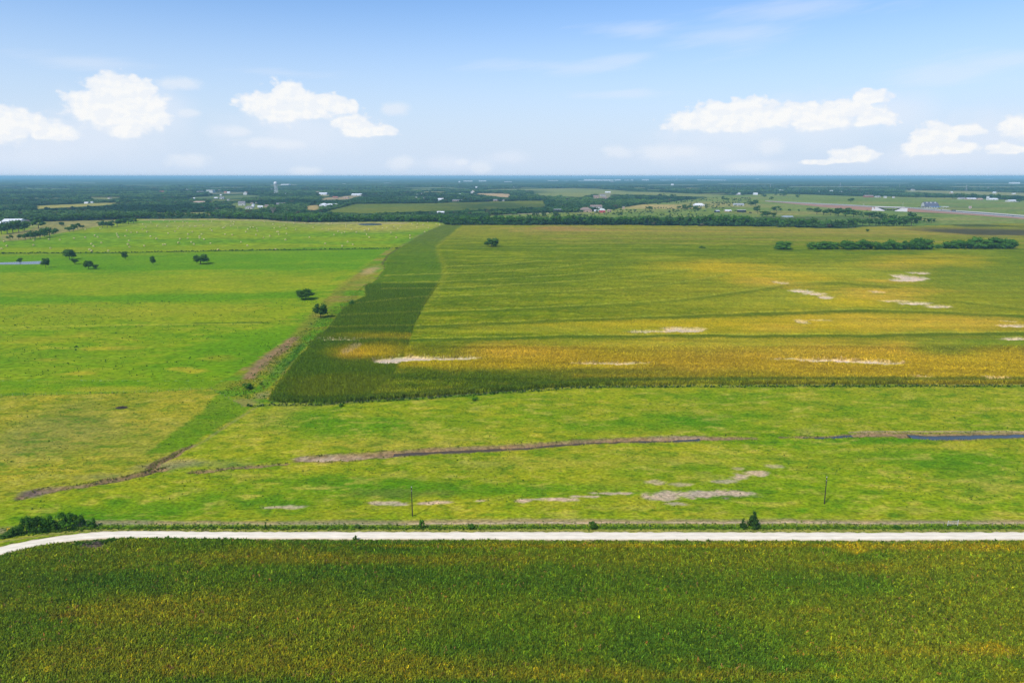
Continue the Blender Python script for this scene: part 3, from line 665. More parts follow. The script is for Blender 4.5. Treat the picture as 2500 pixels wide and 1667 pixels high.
    # terraces: a pale crest with the dark taller crop below it
    for i, tline in enumerate(TERRACES):
        d = [(x, y + (5.5 if i < 3 else 3.0)) for x, y in tline]
        kx = 1 - 0.55 * st
        blend(C, hline(X, Y, d, (4.0 if i < 2 else 3.0) if i < 3 else 1.8, 0.7, 0.4, 250 + i) * ((0.68, 0.72, 0.45)[i] if i < 3 else 0.24) * kx, CORN_D)
        blend(C, hline(X, Y, tline, 0.9 if i < 8 else 0.6, 0.7, 0.4, 270 + i) * (0.85 if i < 8 else 0.55), (0.25, 0.27, 0.025))
    edge_l = [(655, 977), (780, 982), (1000, 968), (1250, 950), (1400, 939), (1600, 934), (2000, 933), (2500, 933), (2900, 933)]
    blend(C, hline(X, Y, edge_l, 4.5, 0.6, 0.4, 290) * 0.7, (0.06, 0.11, 0.010))  # shade between the stems along the near edge, painted into the crop colour
    blend(C, hline(X, Y, [(1400, 926), (1700, 925), (2900, 923)], 3, 0.8, 0.4, 291) * 0.5, CORN_Y)
    paint_bare(C, X, Y, 1.0)
    return C

# far country: open land inside the woods (pixel outlines), colour
OPEN = [
    ([(-900, 620), (-900, 556), (0, 556), (60, 545), (110, 541), (200, 538.5), (330, 534), (520, 533.5), (640, 535.5), (690, 540), (760, 543), (900, 541), (1060, 541), (1090, 549), (1060, 620)], (0.175, 0.260, 0.005), 0.0),
    ([(0, 590), (0, 575), (70, 560), (105, 548), (110, 541), (200, 538.5), (330, 534), (245, 552), (165, 566), (60, 586)], MEADTAN, 0.0),
    ([(85, 511), (85, 503), (250, 495.5), (310, 495), (250, 502), (130, 508)], (0.30, 0.27, 0.07), 6.0),
    ([(360, 525), (365, 520), (480, 518.5), (540, 521), (545, 525), (470, 526)], (0.27, 0.25, 0.08), 4.0),
    ([(790, 518), (868, 498), (1000, 497.5), (1120, 495), (1260, 491), (1330, 490), (1335, 505), (1190, 511), (1000, 517), (900, 521)], CROP2, 3.0),
    ([(744, 511), (750, 502), (776, 501), (782, 508), (770, 514)], TAN, 4.0),
    ([(775, 489), (800, 482), (830, 481), (870, 474), (885, 476), (850, 487)], (0.30, 0.24, 0.13), 6.0),
    ([(1155, 473), (1180, 471), (1249, 474), (1246, 483), (1200, 479)], (0.42, 0.30, 0.17), 3.0),
    ([(1160, 529), (1250, 523.5), (1340, 519), (1420, 519), (1500, 511), (1560, 500.5), (1700, 486), (1760, 478), (1900, 473), (2100, 479.5), (2350, 483), (2700, 498), (2900, 552), (2330, 552), (2110, 551), (2000, 536), (1900, 534), (1800, 530), (1650, 531), (1500, 532), (1300, 534), (1200, 531)], MEAD, 4.0),
    ([(1300, 461), (1420, 460), (1530, 466), (1640, 471), (1780, 477), (1760, 482), (1560, 476), (1450, 474), (1420, 481), (1330, 479), (1300, 472)], (0.20, 0.22, 0.07), 20.0),
    ([(40, 448), (60, 442.5), (150, 443), (240, 447.5), (180, 449)], (0.28, 0.25, 0.13), 150.0), ([(640, 453), (700, 450.5), (730, 451), (690, 454)], (0.4, 0.36, 0.22), 100.0), ([(880, 441.5), (960, 440), (972, 442), (900, 443)], (0.3, 0.27, 0.14), 200.0),
    ([(2270, 449.3), (2270, 448.3), (2700, 448.5), (2700, 450)], (0.34, 0.33, 0.2), 60.0), ([(1740, 450), (1760, 448.6), (1900, 449), (1890, 450.5)], (0.24, 0.25, 0.14), 60.0), ([(2090, 449), (2110, 446.6), (2220, 447), (2230, 448.3)], (0.24, 0.25, 0.14), 100.0),
    ([(2200, 468), (2210, 464.5), (2330, 466), (2500, 471), (2700, 475), (2700, 485), (2480, 478), (2330, 474)], (0.23, 0.23, 0.09), 20.0),
    ([(1900, 456.5), (1930, 455), (2100, 455.3), (2250, 456.5), (2100, 457.3)], (0.2, 0.22, 0.1), 40.0), ([(280, 453.4), (300, 452), (420, 452.4), (410, 453.6)], (0.2, 0.22, 0.1), 40.0), ([(980, 459), (1000, 457.5), (1120, 458), (1110, 459.5)], (0.16, 0.2, 0.09), 40.0), ([(1560, 452.5), (1580, 451.2), (1720, 451.6), (1700, 453)], (0.2, 0.2, 0.12), 60.0), ([(40, 461), (60, 459.5), (180, 460), (170, 461.5)], (0.16, 0.2, 0.08), 40.0), ([(480, 459), (500, 457.6), (600, 458), (590, 459.2)], (0.18, 0.2, 0.1), 40.0), ([(2300, 457), (2330, 455.4), (2600, 456), (2600, 458)], (0.22, 0.22, 0.1), 40.0), ([(1150, 463), (1400, 459.5), (1500, 461), (1390, 463.5), (1290, 465)], (0.20, 0.22, 0.08), 30.0),
    ([(560, 500), (578, 495), (620, 497), (660, 506), (640, 511), (598, 511), (575, 507)], (0.16, 0.2, 0.06), 10.0), ([(430, 484), (540, 478), (620, 476), (640, 480), (560, 486)], (0.12, 0.16, 0.06), 20.0), ([(500, 474), (520, 469), (600, 468.5), (610, 473)], (0.2, 0.2, 0.12), 20.0), ([(770, 477), (800, 474.5), (812, 476.5), (790, 480)], (0.22, 0.22, 0.1), 10.0), ([(1440, 487), (1470, 470), (1496, 470), (1490, 484)], (0.24, 0.22, 0.12), 10.0), ([(40, 552), (60, 541), (90, 542), (84, 556)], (0.28, 0.25, 0.16), 2.0),
]
TREELINE = [[(1080, 550), (1085, 536), (1200, 534), (1320, 536), (1400, 535.5), (1640, 533), (1760, 529), (1830, 533), (1860, 545), (1940, 545), (1992, 557), (1850, 554.5), (1700, 554), (1560, 551), (1250, 551)]]
# woodland glades far out: small hay fields among the trees
rg = np.random.default_rng(31)
for _ in range(46):
    gy_ = 444 + 46 * rg.random() ** 1.3; gx_ = rg.uniform(-60, 2560); wd = rg.uniform(12, 50) * (0.6 + (gy_ - 440) / 50); th = 0.6 + (gy_ - 440) / 26 * rg.uniform(0.5, 1.2)
    if gx_ > 1150 and gy_ > 474: continue
    OPEN.append(([(gx_ - wd, gy_ + rg.uniform(-.2, .2)), (gx_ - wd * 0.7, gy_ - th / 2), (gx_ + wd * 0.6, gy_ - th / 2), (gx_ + wd, gy_), (gx_ + wd * 0.4, gy_ + th / 2), (gx_ - wd * 0.6, gy_ + th / 2)], tuple(np.array((0.18, 0.20, 0.07)) * rg.uniform(0.7, 1.3) + np.array((0.06, 0.02, 0.0)) * rg.random()), 15.0))
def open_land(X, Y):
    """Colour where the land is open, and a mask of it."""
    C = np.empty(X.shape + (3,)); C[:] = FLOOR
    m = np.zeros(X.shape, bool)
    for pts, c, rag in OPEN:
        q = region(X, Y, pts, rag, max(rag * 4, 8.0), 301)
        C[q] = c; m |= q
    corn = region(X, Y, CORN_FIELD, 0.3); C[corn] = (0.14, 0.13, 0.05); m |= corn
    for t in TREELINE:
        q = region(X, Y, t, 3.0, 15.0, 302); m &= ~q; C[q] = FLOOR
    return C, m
def paint_far(X, Y):
    C, m = open_land(X, Y)
    n = fbm(X, Y, 120, 5, 311, 2.0); n2 = fbm(X, Y, 40, 4, 312, 1.6)
    mm = m.astype(float)
    hay = region(X, Y, OPEN[0][0]).astype(float)
    blend(C, hay * sstep(n, 0.45, 0.65) * 0.5, YGREEN); blend(C, hay * sstep(n, 0.48, 0.34) * 0.5, (0.085, 0.225, 0.006)); blend(C, hay * ell(X, Y, 930, 553, 150, 12) * 0.85, (0.30, 0.28, 0.05)); blend(C, hay * ell(X, Y, 620, 548, 260, 6) * 0.6, (0.27, 0.27, 0.05)); blend(C, hay * hline(X, Y, [(330, 537), (520, 536), (640, 538), (760, 545), (1000, 545)], 2) * 0.8, (0.33, 0.28, 0.12))
    blend(C, region(X, Y, OPEN[1][0]) * 0.8, (0.25, 0.22, 0.075))
    mead = region(X, Y, OPEN[8][0], 4.0).astype(float)
    blend(C, mead * sstep(n2, 0.5, 0.68) * 0.6, (0.10, 0.165, 0.035)); blend(C, mead * sstep(n, 0.52, 0.66) * 0.7, (0.23, 0.22, 0.07))
    blend(C, mead * ell(X, Y, 1600, 504, 90, 5, seed=321) * 0.95, (0.42, 0.31, 0.12)); blend(C, mead * ell(X, Y, 1760, 500, 120, 6) * 0.4, TAN); blend(C, mead * ell(X, Y, 1900, 520, 120, 4) * 0.5, (0.27, 0.22, 0.07)); blend(C, mead * ell(X, Y, 1930, 534, 110, 6) * 0.85, (0.05, 0.09, 0.03)); blend(C, mead * ell(X, Y, 2130, 540, 110, 8) * 0.7, (0.06, 0.15, 0.02)); blend(C, mead * ell(X, Y, 2060, 533, 60, 5) * 0.6, (0.055, 0.11, 0.025))
    blend(C, mead * ell(X, Y, 2280, 520, 60, 3) * 0.6, (0.07, 0.13, 0.02)); blend(C, mead * ell(X, Y, 2350, 506, 60, 1.6) * 0.5, (0.10, 0.10, 0.07))
    crop2 = region(X, Y, OPEN[4][0], 3.0).astype(float)
    blend(C, crop2 * ell(X, Y, 1210, 503, 150, 12) * 0.85, (0.035, 0.07, 0.02)); blend(C, crop2 * sstep(n2, 0.5, 0.7) * 0.4, (0.19, 0.18, 0.03))
    blend(C, hline(X, Y, [(1130, 529), (1200, 525), (1270, 522.5), (1340, 521)], 1.0, 0.4, 0.1) * 0.8, (0.4, 0.33, 0.22))
    return C

# ---------------------------------------------------------------- ground sheets, each with its own grain of mesh
def spaced(v0, v1, step):
    out = [v0]
    while out[-1] < v1: out.append(out[-1] + step(out[-1]))
    out[-1] = v1
    return np.array(out)
def sheet(name, xs, ys, paint, mat, hgt=True):
    X, Y = np.meshgrid(xs, ys); X = X.ravel(); Y = Y.ravel()
    C = paint(X, Y)
    Z = gz(X, Y) if hgt else np.zeros(X.shape)
    if hgt and ys[0] < 300:
        dep, _n = gully_fields(X, Y); Z = Z - dep
        a = np.array(ROAD_TOP); rx, ry = at(a[:, 0], a[:, 1]); f = sstep(Y - np.interp(X, rx, ry), 0.0, 3.0); Z = Z * f
    me = mesh_np(name, np.stack([X, Y, Z], 1), grid_faces(len(xs), len(ys)), C, True)
    o = link(name, me, None, [mat]); tag(o, kind='structure')
    return o
sheet('field_soil', np.linspace(-240, 240, 60), np.linspace(60, 158, 30), lambda X, Y: np.tile((0.05, 0.045, 0.02), (len(X), 1)), M['soil'], False)
sheet('pasture', np.arange(-320, 320.1, 0.72), spaced(158, 330, lambda v: 0.42 + (v - 158) * 0.0028), paint_pasture, M['pasture'])
sheet('meadow', spaced(-900, 760, lambda v: 1.9 if v < 120 else 3.2), spaced(330, 1000, lambda v: v * v / 100000 * 0.9), paint_mid, M['meadow'])
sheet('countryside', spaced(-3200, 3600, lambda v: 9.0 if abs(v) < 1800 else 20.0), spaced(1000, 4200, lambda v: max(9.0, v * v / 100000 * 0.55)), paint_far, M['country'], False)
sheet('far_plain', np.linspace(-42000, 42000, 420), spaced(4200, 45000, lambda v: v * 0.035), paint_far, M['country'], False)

# gravel road: a crowned slab with crumbling shoulders
rt = np.array(ROAD_TOP); rb = np.array(ROAD_BOT)
tx, ty = at(rt[:, 0], rt[:, 1]); bx_, by_ = at(rb[:, 0], rb[:, 1])
s = np.linspace(0, 1, 900); si = np.linspace(0, 1, len(rt))
def smoothed(v):
    u = np.interp(s, si, v)
    kf = np.ones(41) / 41; return np.convolve(np.pad(u, 20, mode='edge'), kf, 'valid')
# even spacing along the road
ti = np.concatenate([[0], np.cumsum(np.hypot(np.diff(tx), np.diff(ty)))]); si = ti / ti[-1]
TXs, TYs, BXs, BYs = smoothed(tx), smoothed(ty), smoothed(bx_), smoothed(by_)
V = []; prof = [(-0.06, -0.08), (0.0, 0.05), (0.1, 0.09), (0.22, 0.10), (0.36, 0.13), (0.5, 0.17), (0.64, 0.13), (0.78, 0.10), (0.9, 0.09), (1.0, 0.05), (1.06, -0.08)]
GC = [(0.42, 0.35, 0.17), (0.55, 0.46, 0.28), (0.70, 0.60, 0.44), (0.77, 0.68, 0.53), (0.78, 0.69, 0.54), (0.72, 0.62, 0.46), (0.78, 0.69, 0.54), (0.77, 0.68, 0.53), (0.70, 0.60, 0.44), (0.55, 0.46, 0.28), (0.42, 0.35, 0.17)]
for i in range(len(s)):
    wob0 = (vnoise(np.array([TXs[i] * 0.7]), np.array([1.0]), 5)[0] - 0.5) * 0.16; wob1 = (vnoise(np.array([TXs[i] * 0.7]), np.array([9.0]), 6)[0] - 0.5) * 0.16
    for (u, z) in prof:
        uu = u + (wob0 if u < 0.1 else wob1 if u > 0.9 else 0)
        V.append((TXs[i] + (BXs[i] - TXs[i]) * uu, TYs[i] + (BYs[i] - TYs[i]) * uu, z))
road = link('gravel_road', mesh_np('gravel_road', V, grid_faces(len(prof), len(s))[:, ::-1], np.tile(np.array(GC), (len(s), 1)), True), None, [M['gravel']])
tag(road, kind='structure')
def road_y(x, top=True): return np.interp(x, TXs, TYs) if top else np.interp(x, BXs, BYs)

# water
def water(name, pts, z, mat, label=None):
    p = poly_at(pts); me = bpy.data.meshes.new(name)
    me.from_pydata([(x, y, z) for x, y in p], [], [list(range(len(p)))]); me.update()
    return tag(link(name, me, None, [mat]), kind='structure')
water('pond', [(-60, 643), (0, 641), (20, 640.5), (60, 639), (103, 637.5), (106, 641), (103, 645), (50, 646), (0, 646), (-60, 648)], 0.10, M['water'])
water('pond', [(872, 547.5), (885, 546), (910, 545.6), (930, 546.5), (934, 549), (915, 550.6), (890, 550.4), (876, 549)], 0.1, M['water'])
water('pond', [(1905, 529), (1915, 526.5), (1935, 527), (1938, 530), (1920, 531)], 0.1, M['water'])
def stream_water(gi, i0, i1, zdrop, mat, k_=0.75):
    g = np.array(GULLIES[gi][i0:i1], float); gx, gy = at(g[:, 0], g[:, 1]); V = []
    for i in range(len(g)):
        V += [(gx[i], gy[i] - g[i, 2] * k_, -g[i, 3] + zdrop), (gx[i], gy[i] + g[i, 2] * k_, -g[i, 3] + zdrop)]
    F = [(2 * i, 2 * i + 2, 2 * i + 3, 2 * i + 1) for i in range(len(g) - 1)]
    z = min(v[2] for v in V) if False else None
    me = bpy.data.meshes.new('stream_water'); me.from_pydata(V, [], F); me.update()
    tag(link('stream_water', me, None, [mat]), kind='structure')
stream_water(3, 3, 12, 0.35, M['mudwater'])
stream_water(3, 9, 12, 0.42, M['water'])
stream_water(4, 1, 4, 0.25, M['water'], 0.8)
stream_water(4, 5, 11, 0.62, M['water'], 0.8)
stream_water(0, 4, 8, 0.3, M['mudwater'], 0.6)

# ---------------------------------------------------------------- scattering of plants nobody could count
def scatter_group(name, protos):
    ng = bpy.data.node_groups.new(name, 'GeometryNodeTree')
    ng.interface.new_socket('Geometry', in_out='INPUT', socket_type='NodeSocketGeometry')
    ng.interface.new_socket('Geometry', in_out='OUTPUT', socket_type='NodeSocketGeometry')
    N = ng.nodes; L = ng.links
    gi = N.new('NodeGroupInput'); go = N.new('NodeGroupOutput')
    g2i = N.new('GeometryNodeGeometryToInstance')
    for p in protos:
        oi = N.new('GeometryNodeObjectInfo'); oi.inputs['Object'].default_value = p; oi.inputs['As Instance'].default_value = False
        L.new(oi.outputs['Geometry'], g2i.inputs[0])
    jn = g2i
    if len(protos) > 1:
        N.remove(g2i); jn = N.new('GeometryNodeJoinGeometry')
        for p in protos:
            oi = N.new('GeometryNodeObjectInfo'); oi.inputs['Object'].default_value = p
            g1 = N.new('GeometryNodeGeometryToInstance'); L.new(oi.outputs['Geometry'], g1.inputs[0]); L.new(g1.outputs[0], jn.inputs[0])
    iop = N.new('GeometryNodeInstanceOnPoints')
    iop.inputs['Pick Instance'].default_value = len(protos) > 1
    def na(nm, typ):
        a = N.new('GeometryNodeInputNamedAttribute'); a.data_type = typ; a.inputs['Name'].default_value = nm; return a.outputs['Attribute']
    L.new(gi.outputs[0], iop.inputs['Points']); L.new(jn.outputs[0], iop.inputs['Instance'])
    L.new(na('pick', 'INT'), iop.inputs['Instance Index']); L.new(na('turn', 'FLOAT_VECTOR'), iop.inputs['Rotation']); L.new(na('size', 'FLOAT_VECTOR'), iop.inputs['Scale'])
    L.new(iop.outputs[0], go.inputs[0])
    return ng
def scatter(name, P, size, cols, protos, label, cat, rng, tilt=0.0):
    n = len(P)
    V = np.asarray(P, np.float32)
    me = bpy.data.meshes.new(name); me.vertices.add(n); me.vertices.foreach_set('co', V.ravel())
    a = me.color_attributes.new('tint', 'FLOAT_COLOR', 'POINT'); c4 = np.ones((n, 4), np.float32); c4[:, :3] = cols; a.data.foreach_set('color', c4.ravel())
    turn = np.zeros((n, 3), np.float32); turn[:, 2] = rng.uniform(0, 2 * math.pi, n); turn[:, 0] = rng.uniform(-tilt, tilt, n); turn[:, 1] = rng.uniform(-tilt, tilt, n)
    for nm, typ, arr in (('turn', 'FLOAT_VECTOR', turn), ('size', 'FLOAT_VECTOR', size), ('pick', 'INT', rng.integers(0, len(protos), n))):
        q = me.attributes.new(nm, typ, 'POINT'); q.data.foreach_set('vector' if typ == 'FLOAT_VECTOR' else 'value', np.asarray(arr, np.int32 if typ == 'INT' else np.float32).ravel())
    me.update()
    o = link(name, me); md = o.modifiers.new('scatter', 'NODES'); md.node_group = scatter_group(name, protos)
    tag(o, label, cat, None, 'stuff')
    return o
def proto(me, mats):
    o = bpy.data.objects.new(me.name, me)
    for m in mats: me.materials.append(m)
    return o

def corn_plant(seed, leaves=7, h=1.0):
    r = random.Random(seed); b = MB()
    b.tube((0, 0, 0), (0, 0, h), 0.018, 0.008, 3)
    for i in range(leaves):
        z = h * (0.30 + 0.62 * i / leaves); a = math.pi * i + r.uniform(-0.6, 0.6); L = r.uniform(0.34, 0.52) * (1 - 0.35 * i / leaves); up = r.uniform(0.10, 0.26)
        ca, sa = math.cos(a), math.sin(a); wd = r.uniform(0.04, 0.06); px, py = -sa * wd, ca * wd
        q = [(0, 0, z)]
        for u, dz in ((0.45, up), (0.8, up * 0.7), (1.0, -0.05 - r.uniform(0, 0.15))): q.append((ca * L * u, sa * L * u, z + dz))
        vs = [(q[0][0] - px * .6, q[0][1] - py * .6, q[0][2]), (q[0][0] + px * .6, q[0][1] + py * .6, q[0][2]), (q[1][0] - px, q[1][1] - py, q[1][2]), (q[1][0] + px, q[1][1] + py, q[1][2]), (q[2][0] - px * .8, q[2][1] - py * .8, q[2][2]), (q[2][0] + px * .8, q[2][1] + py * .8, q[2][2]), q[3]]
        b.add(vs, [(0, 1, 3, 2), (2, 3, 5, 4), (4, 5, 6)])
    for k_ in range(3):
        a = r.uniform(0, 6.28); b.add([(0, 0, h), (0.012, 0, h), (0.07 * math.cos(a), 0.07 * math.sin(a), h + 0.2)], [(0, 1, 2)])
    return b.mesh('corn_plant')
CORN_PROTOS = [proto(corn_plant(i), [M['leaf_crop']]) for i in range(5)]
def weed_clump(seed):
    r = random.Random(seed); b = MB()
    for i in range(16):
        a = r.uniform(0, 6.28); L = r.uniform(0.2, 0.6); z = r.uniform(0.45, 1.0); w_ = r.uniform(0.05, 0.12); bx = r.uniform(-0.25, 0.25); by = r.uniform(-0.25, 0.25)
        ca, sa = math.cos(a), math.sin(a)
        b.add([(bx - sa * w_, by + ca * w_, 0), (bx + sa * w_, by - ca * w_, 0), (bx + ca * L * .5 + sa * w_, by + sa * L * .5 - ca * w_, z * .8), (bx + ca * L * .5 - sa * w_, by + sa * L * .5 + ca * w_, z * .8), (bx + ca * L, by + sa * L, z)], [(0, 1, 2, 3), (3, 2, 4)])
    return b.mesh('weed_clump')
WEED_PROTOS = [proto(weed_clump(i + 40), [M['leaf_crop']]) for i in range(4)]

rng = np.random.default_rng(7)
# --- foreground crop
def fg_colour(X, Y):
    n = fbm(X, Y, 22, 4, 401, 1.8); n2 = fbm(X, Y, 2.2, 3, 402)
    C = np.empty(X.shape + (3,)); C[:] = (0.062, 0.115, 0.010)
    blend(C, sstep(n, 0.45, 0.65) * 0.55, (0.12, 0.14, 0.014)); blend(C, sstep(n, 0.45, 0.3) * 0.6, (0.035, 0.088, 0.012))
    def e(px, py, rx, ry, a, c): blend(C, ell(X, Y, px, py, rx, ry, 0.7, 411, 0.9) * a, c)
    OR = (0.165, 0.155, 0.012); OL = (0.15, 0.145, 0.014); DG = (0.034, 0.085, 0.012)
    e(900, 1375, 420, 12, 0.5, (0.15, 0.135, 0.014)); e(660, 1360, 200, 14, 0.5, OL); e(1600, 1342, 420, 4, 0.75, OR); e(2050, 1340, 260, 6, 0.85, OR); e(2090, 1345, 40, 12, 0.9, (0.20, 0.175, 0.012)); e(2350, 1344, 220, 8, 0.9, OR); e(2560, 1344, 150, 7, 0.8, OR)
    e(1250, 1340, 500, 4, 0.45, OR); e(2430, 1595, 60, 14, 0.9, (0.20, 0.175, 0.012)); e(2250, 1600, 260, 12, 0.5, OL); e(130, 1395, 110, 9, 0.7, (0.13, 0.16, 0.012)); e(400, 1500, 200, 30, 0.55, OL); e(160, 1510, 36, 8, 0.5, (0.15, 0.10, 0.02)); e(500, 1620, 500, 40, 0.5, OL); e(1000, 1640, 600, 24, 0.5, (0.14, 0.135, 0.012)); e(1150, 1430, 160, 18, 0.35, DG); e(80, 1420, 160, 50, 0.5, DG); e(300, 1430, 160, 25, 0.5, DG); e(1400, 1420, 300, 30, 0.35, DG); e(1950, 1420, 280, 26, 0.4, DG); e(2150, 1500, 240, 24, 0.25, DG); e(2150, 1395, 120, 14, 0.4, OL); e(1980, 1500, 60, 8, 0.5, OL); e(2330, 1380, 60, 10, 0.3, OL); e(1550, 1660, 500, 14, 0.5, OL); e(2500, 1690, 100, 40, 0.4, OR); e(700, 1470, 300, 40, 0.3, OL)
    return C
sp = 0.40
gx, gy = np.meshgrid(np.arange(-172, 172, sp), np.arange(92, 178, sp)); gx = gx.ravel(); gy = gy.ravel()
gx = gx + rng.uniform(-0.18, 0.18, gx.size); gy = gy + rng.uniform(-0.18, 0.18, gy.size)
mar = 2.6 + (fbm(gx, gy, 9, 3, 420) - 0.5) * 2.0
rbx = np.interp(gx, BXs, BYs)
mar = mar + ell(gx, gy, 225, 1330, 50, 7) * 4.5
keep = (gy < rbx - mar) & (np.abs(gx) < gy * 0.86 + 22)
gap = ell(gx, gy, 225, 1335, 38, 13, 0.2) + ell(gx, gy, 160, 1512, 34, 9, 0.3) * 0.55 + ell(gx, gy, 136, 1490, 6, 14, 0.3) * 0.6
keep &= rng.uniform(0, 1, gx.size) > gap
gx = gx[keep]; gy = gy[keep]
C = fg_colour(gx, gy)
j = np.exp(rng.normal(0, 0.34, gx.size)); C = C * j[:, None] * np.array((2.25, 2.05, 0.85))
org = rng.uniform(0, 1, gx.size) < 0.007 + 0.018 * (fbm(gx, gy, 8, 3, 430) > 0.62)
C[org] = np.array((0.46, 0.27, 0.07)) * rng.uniform(0.6, 1.1, org.sum())[:, None]
yl = rng.uniform(0, 1, gx.size) < 0.16; C[yl] = C[yl] * np.array((1.7, 1.25, 0.9))
hs = rng.normal(1.0, 0.09, gx.size) * (1.42 + 0.35 * (fbm(gx, gy, 5, 2, 440) - 0.5))
P = np.stack([gx, gy, np.zeros(gx.size)], 1); sz = np.stack([hs * 0.98, hs * 0.98, hs], 1)
scatter('crop_plants', P, sz, C, CORN_PROTOS, 'dense dark green crop with orange specks filling the foreground below the gravel road', 'crop', rng, 0.12)

# --- middle crop: a canopy with real height, bare hollows and terraces
def crop_sheet(xs, ys):
    X, Y = np.meshgrid(xs, ys); sh = X.shape; X = X.ravel(); Y = Y.ravel()
    ins = region(X, Y, CORN_FIELD, 0.35, 5.0).reshape(sh)
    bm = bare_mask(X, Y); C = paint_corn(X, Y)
    cloud_shade = ell(X, Y, 2410, 567, 150, 11, 0.4, 231, 0.5)  # outline of the painted cloud shadow; the stand is flattened inside it
    jit = rng.uniform(-1, 1, X.size)
    dy = np.gradient(ys)[:, None] * np.ones(sh); dy = dy.ravel()
    amp = np.clip(0.18 + dy * 0.03, 0.15, 0.32)
    H = 1.55 + jit * amp + (fbm(X, Y, 8, 3, 451, 2) - 0.5) * 0.9
    for i, tl in enumerate(TERRACES[:4]):
        H = H - hline(X, Y, tl, 1.0, 0.6, 0.2, 460 + i) * 0.8
    H = H * (1 - 0.55 * region(X, Y, STRIP) * (Y < 620))
    H = np.maximum(H * (1 - np.maximum(sstep(bm, 0.2, 0.6), sstep(cloud_shade, 0.3, 0.8))), 0.05) + gz(X, Y)
    C = C * (1 + 0.13 * jit)[:, None]
    H = H.reshape(sh)
    cell = ins[:-1, :-1] & ins[1:, :-1] & ins[:-1, 1:] & ins[1:, 1:]
    # side of the stand: the outermost vertices drop to the soil
    rim = np.zeros(sh, bool)
    full = np.zeros((sh[0] + 1, sh[1] + 1), bool); full[1:-1, 1:-1] = cell
    cnt = full[:-1, :-1].astype(int) + full[1:, :-1] + full[:-1, 1:] + full[1:, 1:]
    bj = (cnt < 4)
    bj[0, :] = bj[0, :] & (cnt[0, :] == 0); bj[-1, :] = bj[-1, :] & (cnt[-1, :] == 0)
    Zf = np.where(bj & (np.arange(sh[0])[:, None] > 0) & (np.arange(sh[0])[:, None] < sh[0] - 1), gz(X, Y).reshape(sh) - 0.05, H)
    F = grid_faces(len(xs), len(ys))[cell.ravel()]
    used = np.unique(F); remap = -np.ones(X.size, int); remap[used] = np.arange(len(used))
    V = np.stack([X, Y, Zf.ravel()], 1)[used]
    return V, remap[F], C[used]
parts = [crop_sheet(np.arange(-125, 450, 0.95), spaced(287, 470, lambda v: 0.9 * (v / 300) ** 1.5)), crop_sheet(np.arange(-150, 760, 1.7), spaced(470, 800, lambda v: 2.2 * (v / 470) ** 2)), crop_sheet(spaced(-260, 1500, lambda v: 3.4 if v < 900 else 6.0), spaced(800, 1640, lambda v: 6.4 * (v / 800) ** 1.6))]
off = 0; VV = []; FF = []; CC = []
for v_, f_, c_ in parts:
    VV.append(v_); FF.append(f_ + off); CC.append(c_); off += len(v_)
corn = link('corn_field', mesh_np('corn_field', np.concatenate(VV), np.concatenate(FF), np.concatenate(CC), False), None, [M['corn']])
tag(corn, 'large green and yellow corn field with terrace lines and bare sandy patches', 'corn field', None, 'stuff')

# standing plants over the near part of that field and in rows along its left strip
PX = []; PY = []
x, y = np.meshgrid(np.arange(-120, 330, 0.76), np.arange(288, 395, 0.9)); PX.append(x.ravel() + rng.uniform(-.15, .15, x.size)); PY.append(y.ravel() + rng.uniform(-.4, .4, x.size))
x, y = np.meshgrid(np.arange(-150, 10, 0.76), np.arange(395, 640, 0.95)); x = x.ravel() + 0.0; y = y.ravel(); st = region(x, y, STRIP); x = x[st]; y = y[st]; PX.append(x + rng.uniform(-.10, .10, x.size)); PY.append(y + rng.uniform(-.4, .4, x.size))
x = np.concatenate(PX); y = np.concatenate(PY)
ok = region(x, y, CORN_FIELD) & (np.abs(x) < y * 0.80 + 10)
x = x[ok]; y = y[ok]; bm = np.maximum(bare_mask(x, y), np.maximum(bare_mask(x, y + 2.2), bare_mask(x, y + 4.4))); ok = rng.uniform(0, 1, x.size) > bm * 1.6; x = x[ok]; y = y[ok]
C = np.array((1.45, 1.42, 1.2)) * paint_corn(x, y) * np.exp(rng.normal(0, 0.2, x.size))[:, None]
hs = rng.normal(1.0, 0.1, x.size) * 2.2
ws = np.where(region(x, y, STRIP), 0.80, 1.25); sz = np.stack([hs * ws, hs * ws, hs], 1)
scatter('corn_plants', np.stack([x, y, gz(x, y)], 1), sz, C, CORN_PROTOS, 'corn stalks standing at the near edge and in the dark rowed strip of the corn field', 'corn', rng, 0.1)

# tall weeds: both sides of the road, under the fences, in the ditch strip, tufts in the pastures
WX = []; WY = []; WS = []; WC = []
def weeds(x, y, s_, c, var=0.25):
    WX.append(x); WY.append(y); WS.append(s_ * np.exp(rng.normal(0, 0.25, x.size))); WC.append(np.asarray(c) * np.exp(rng.normal(0, var, x.size))[:, None])
def along(pts, per_m, half_px):
    a = np.array(pts, float); x, y = at(a[:, 0], a[:, 1]); o = np.argsort(x); x = x[o]; y = y[o]; n = int((x[-1] - x[0]) * per_m)
    xs = rng.uniform(x[0], x[-1], n); return xs, np.interp(xs, x, y) + rng.normal(0, 0.5, n) * half_px * mpp(a[:, 1].mean())[1]
x, y = along([(-300, 1330), (-100, 1322), (0, 1311), (120, 1298), (260, 1289), (420, 1289), (1000, 1289), (1500, 1288), (2000, 1289), (2800, 1288)], 9, 5); weeds(x, y, 0.36, (0.11, 0.21, 0.016))
x, y = along([(-300, 1312), (0, 1292), (220, 1281), (1000, 1283), (1500, 1281), (2800, 1282)], 3.5, 6); weeds(x, y, 0.28, (0.14, 0.20, 0.025))
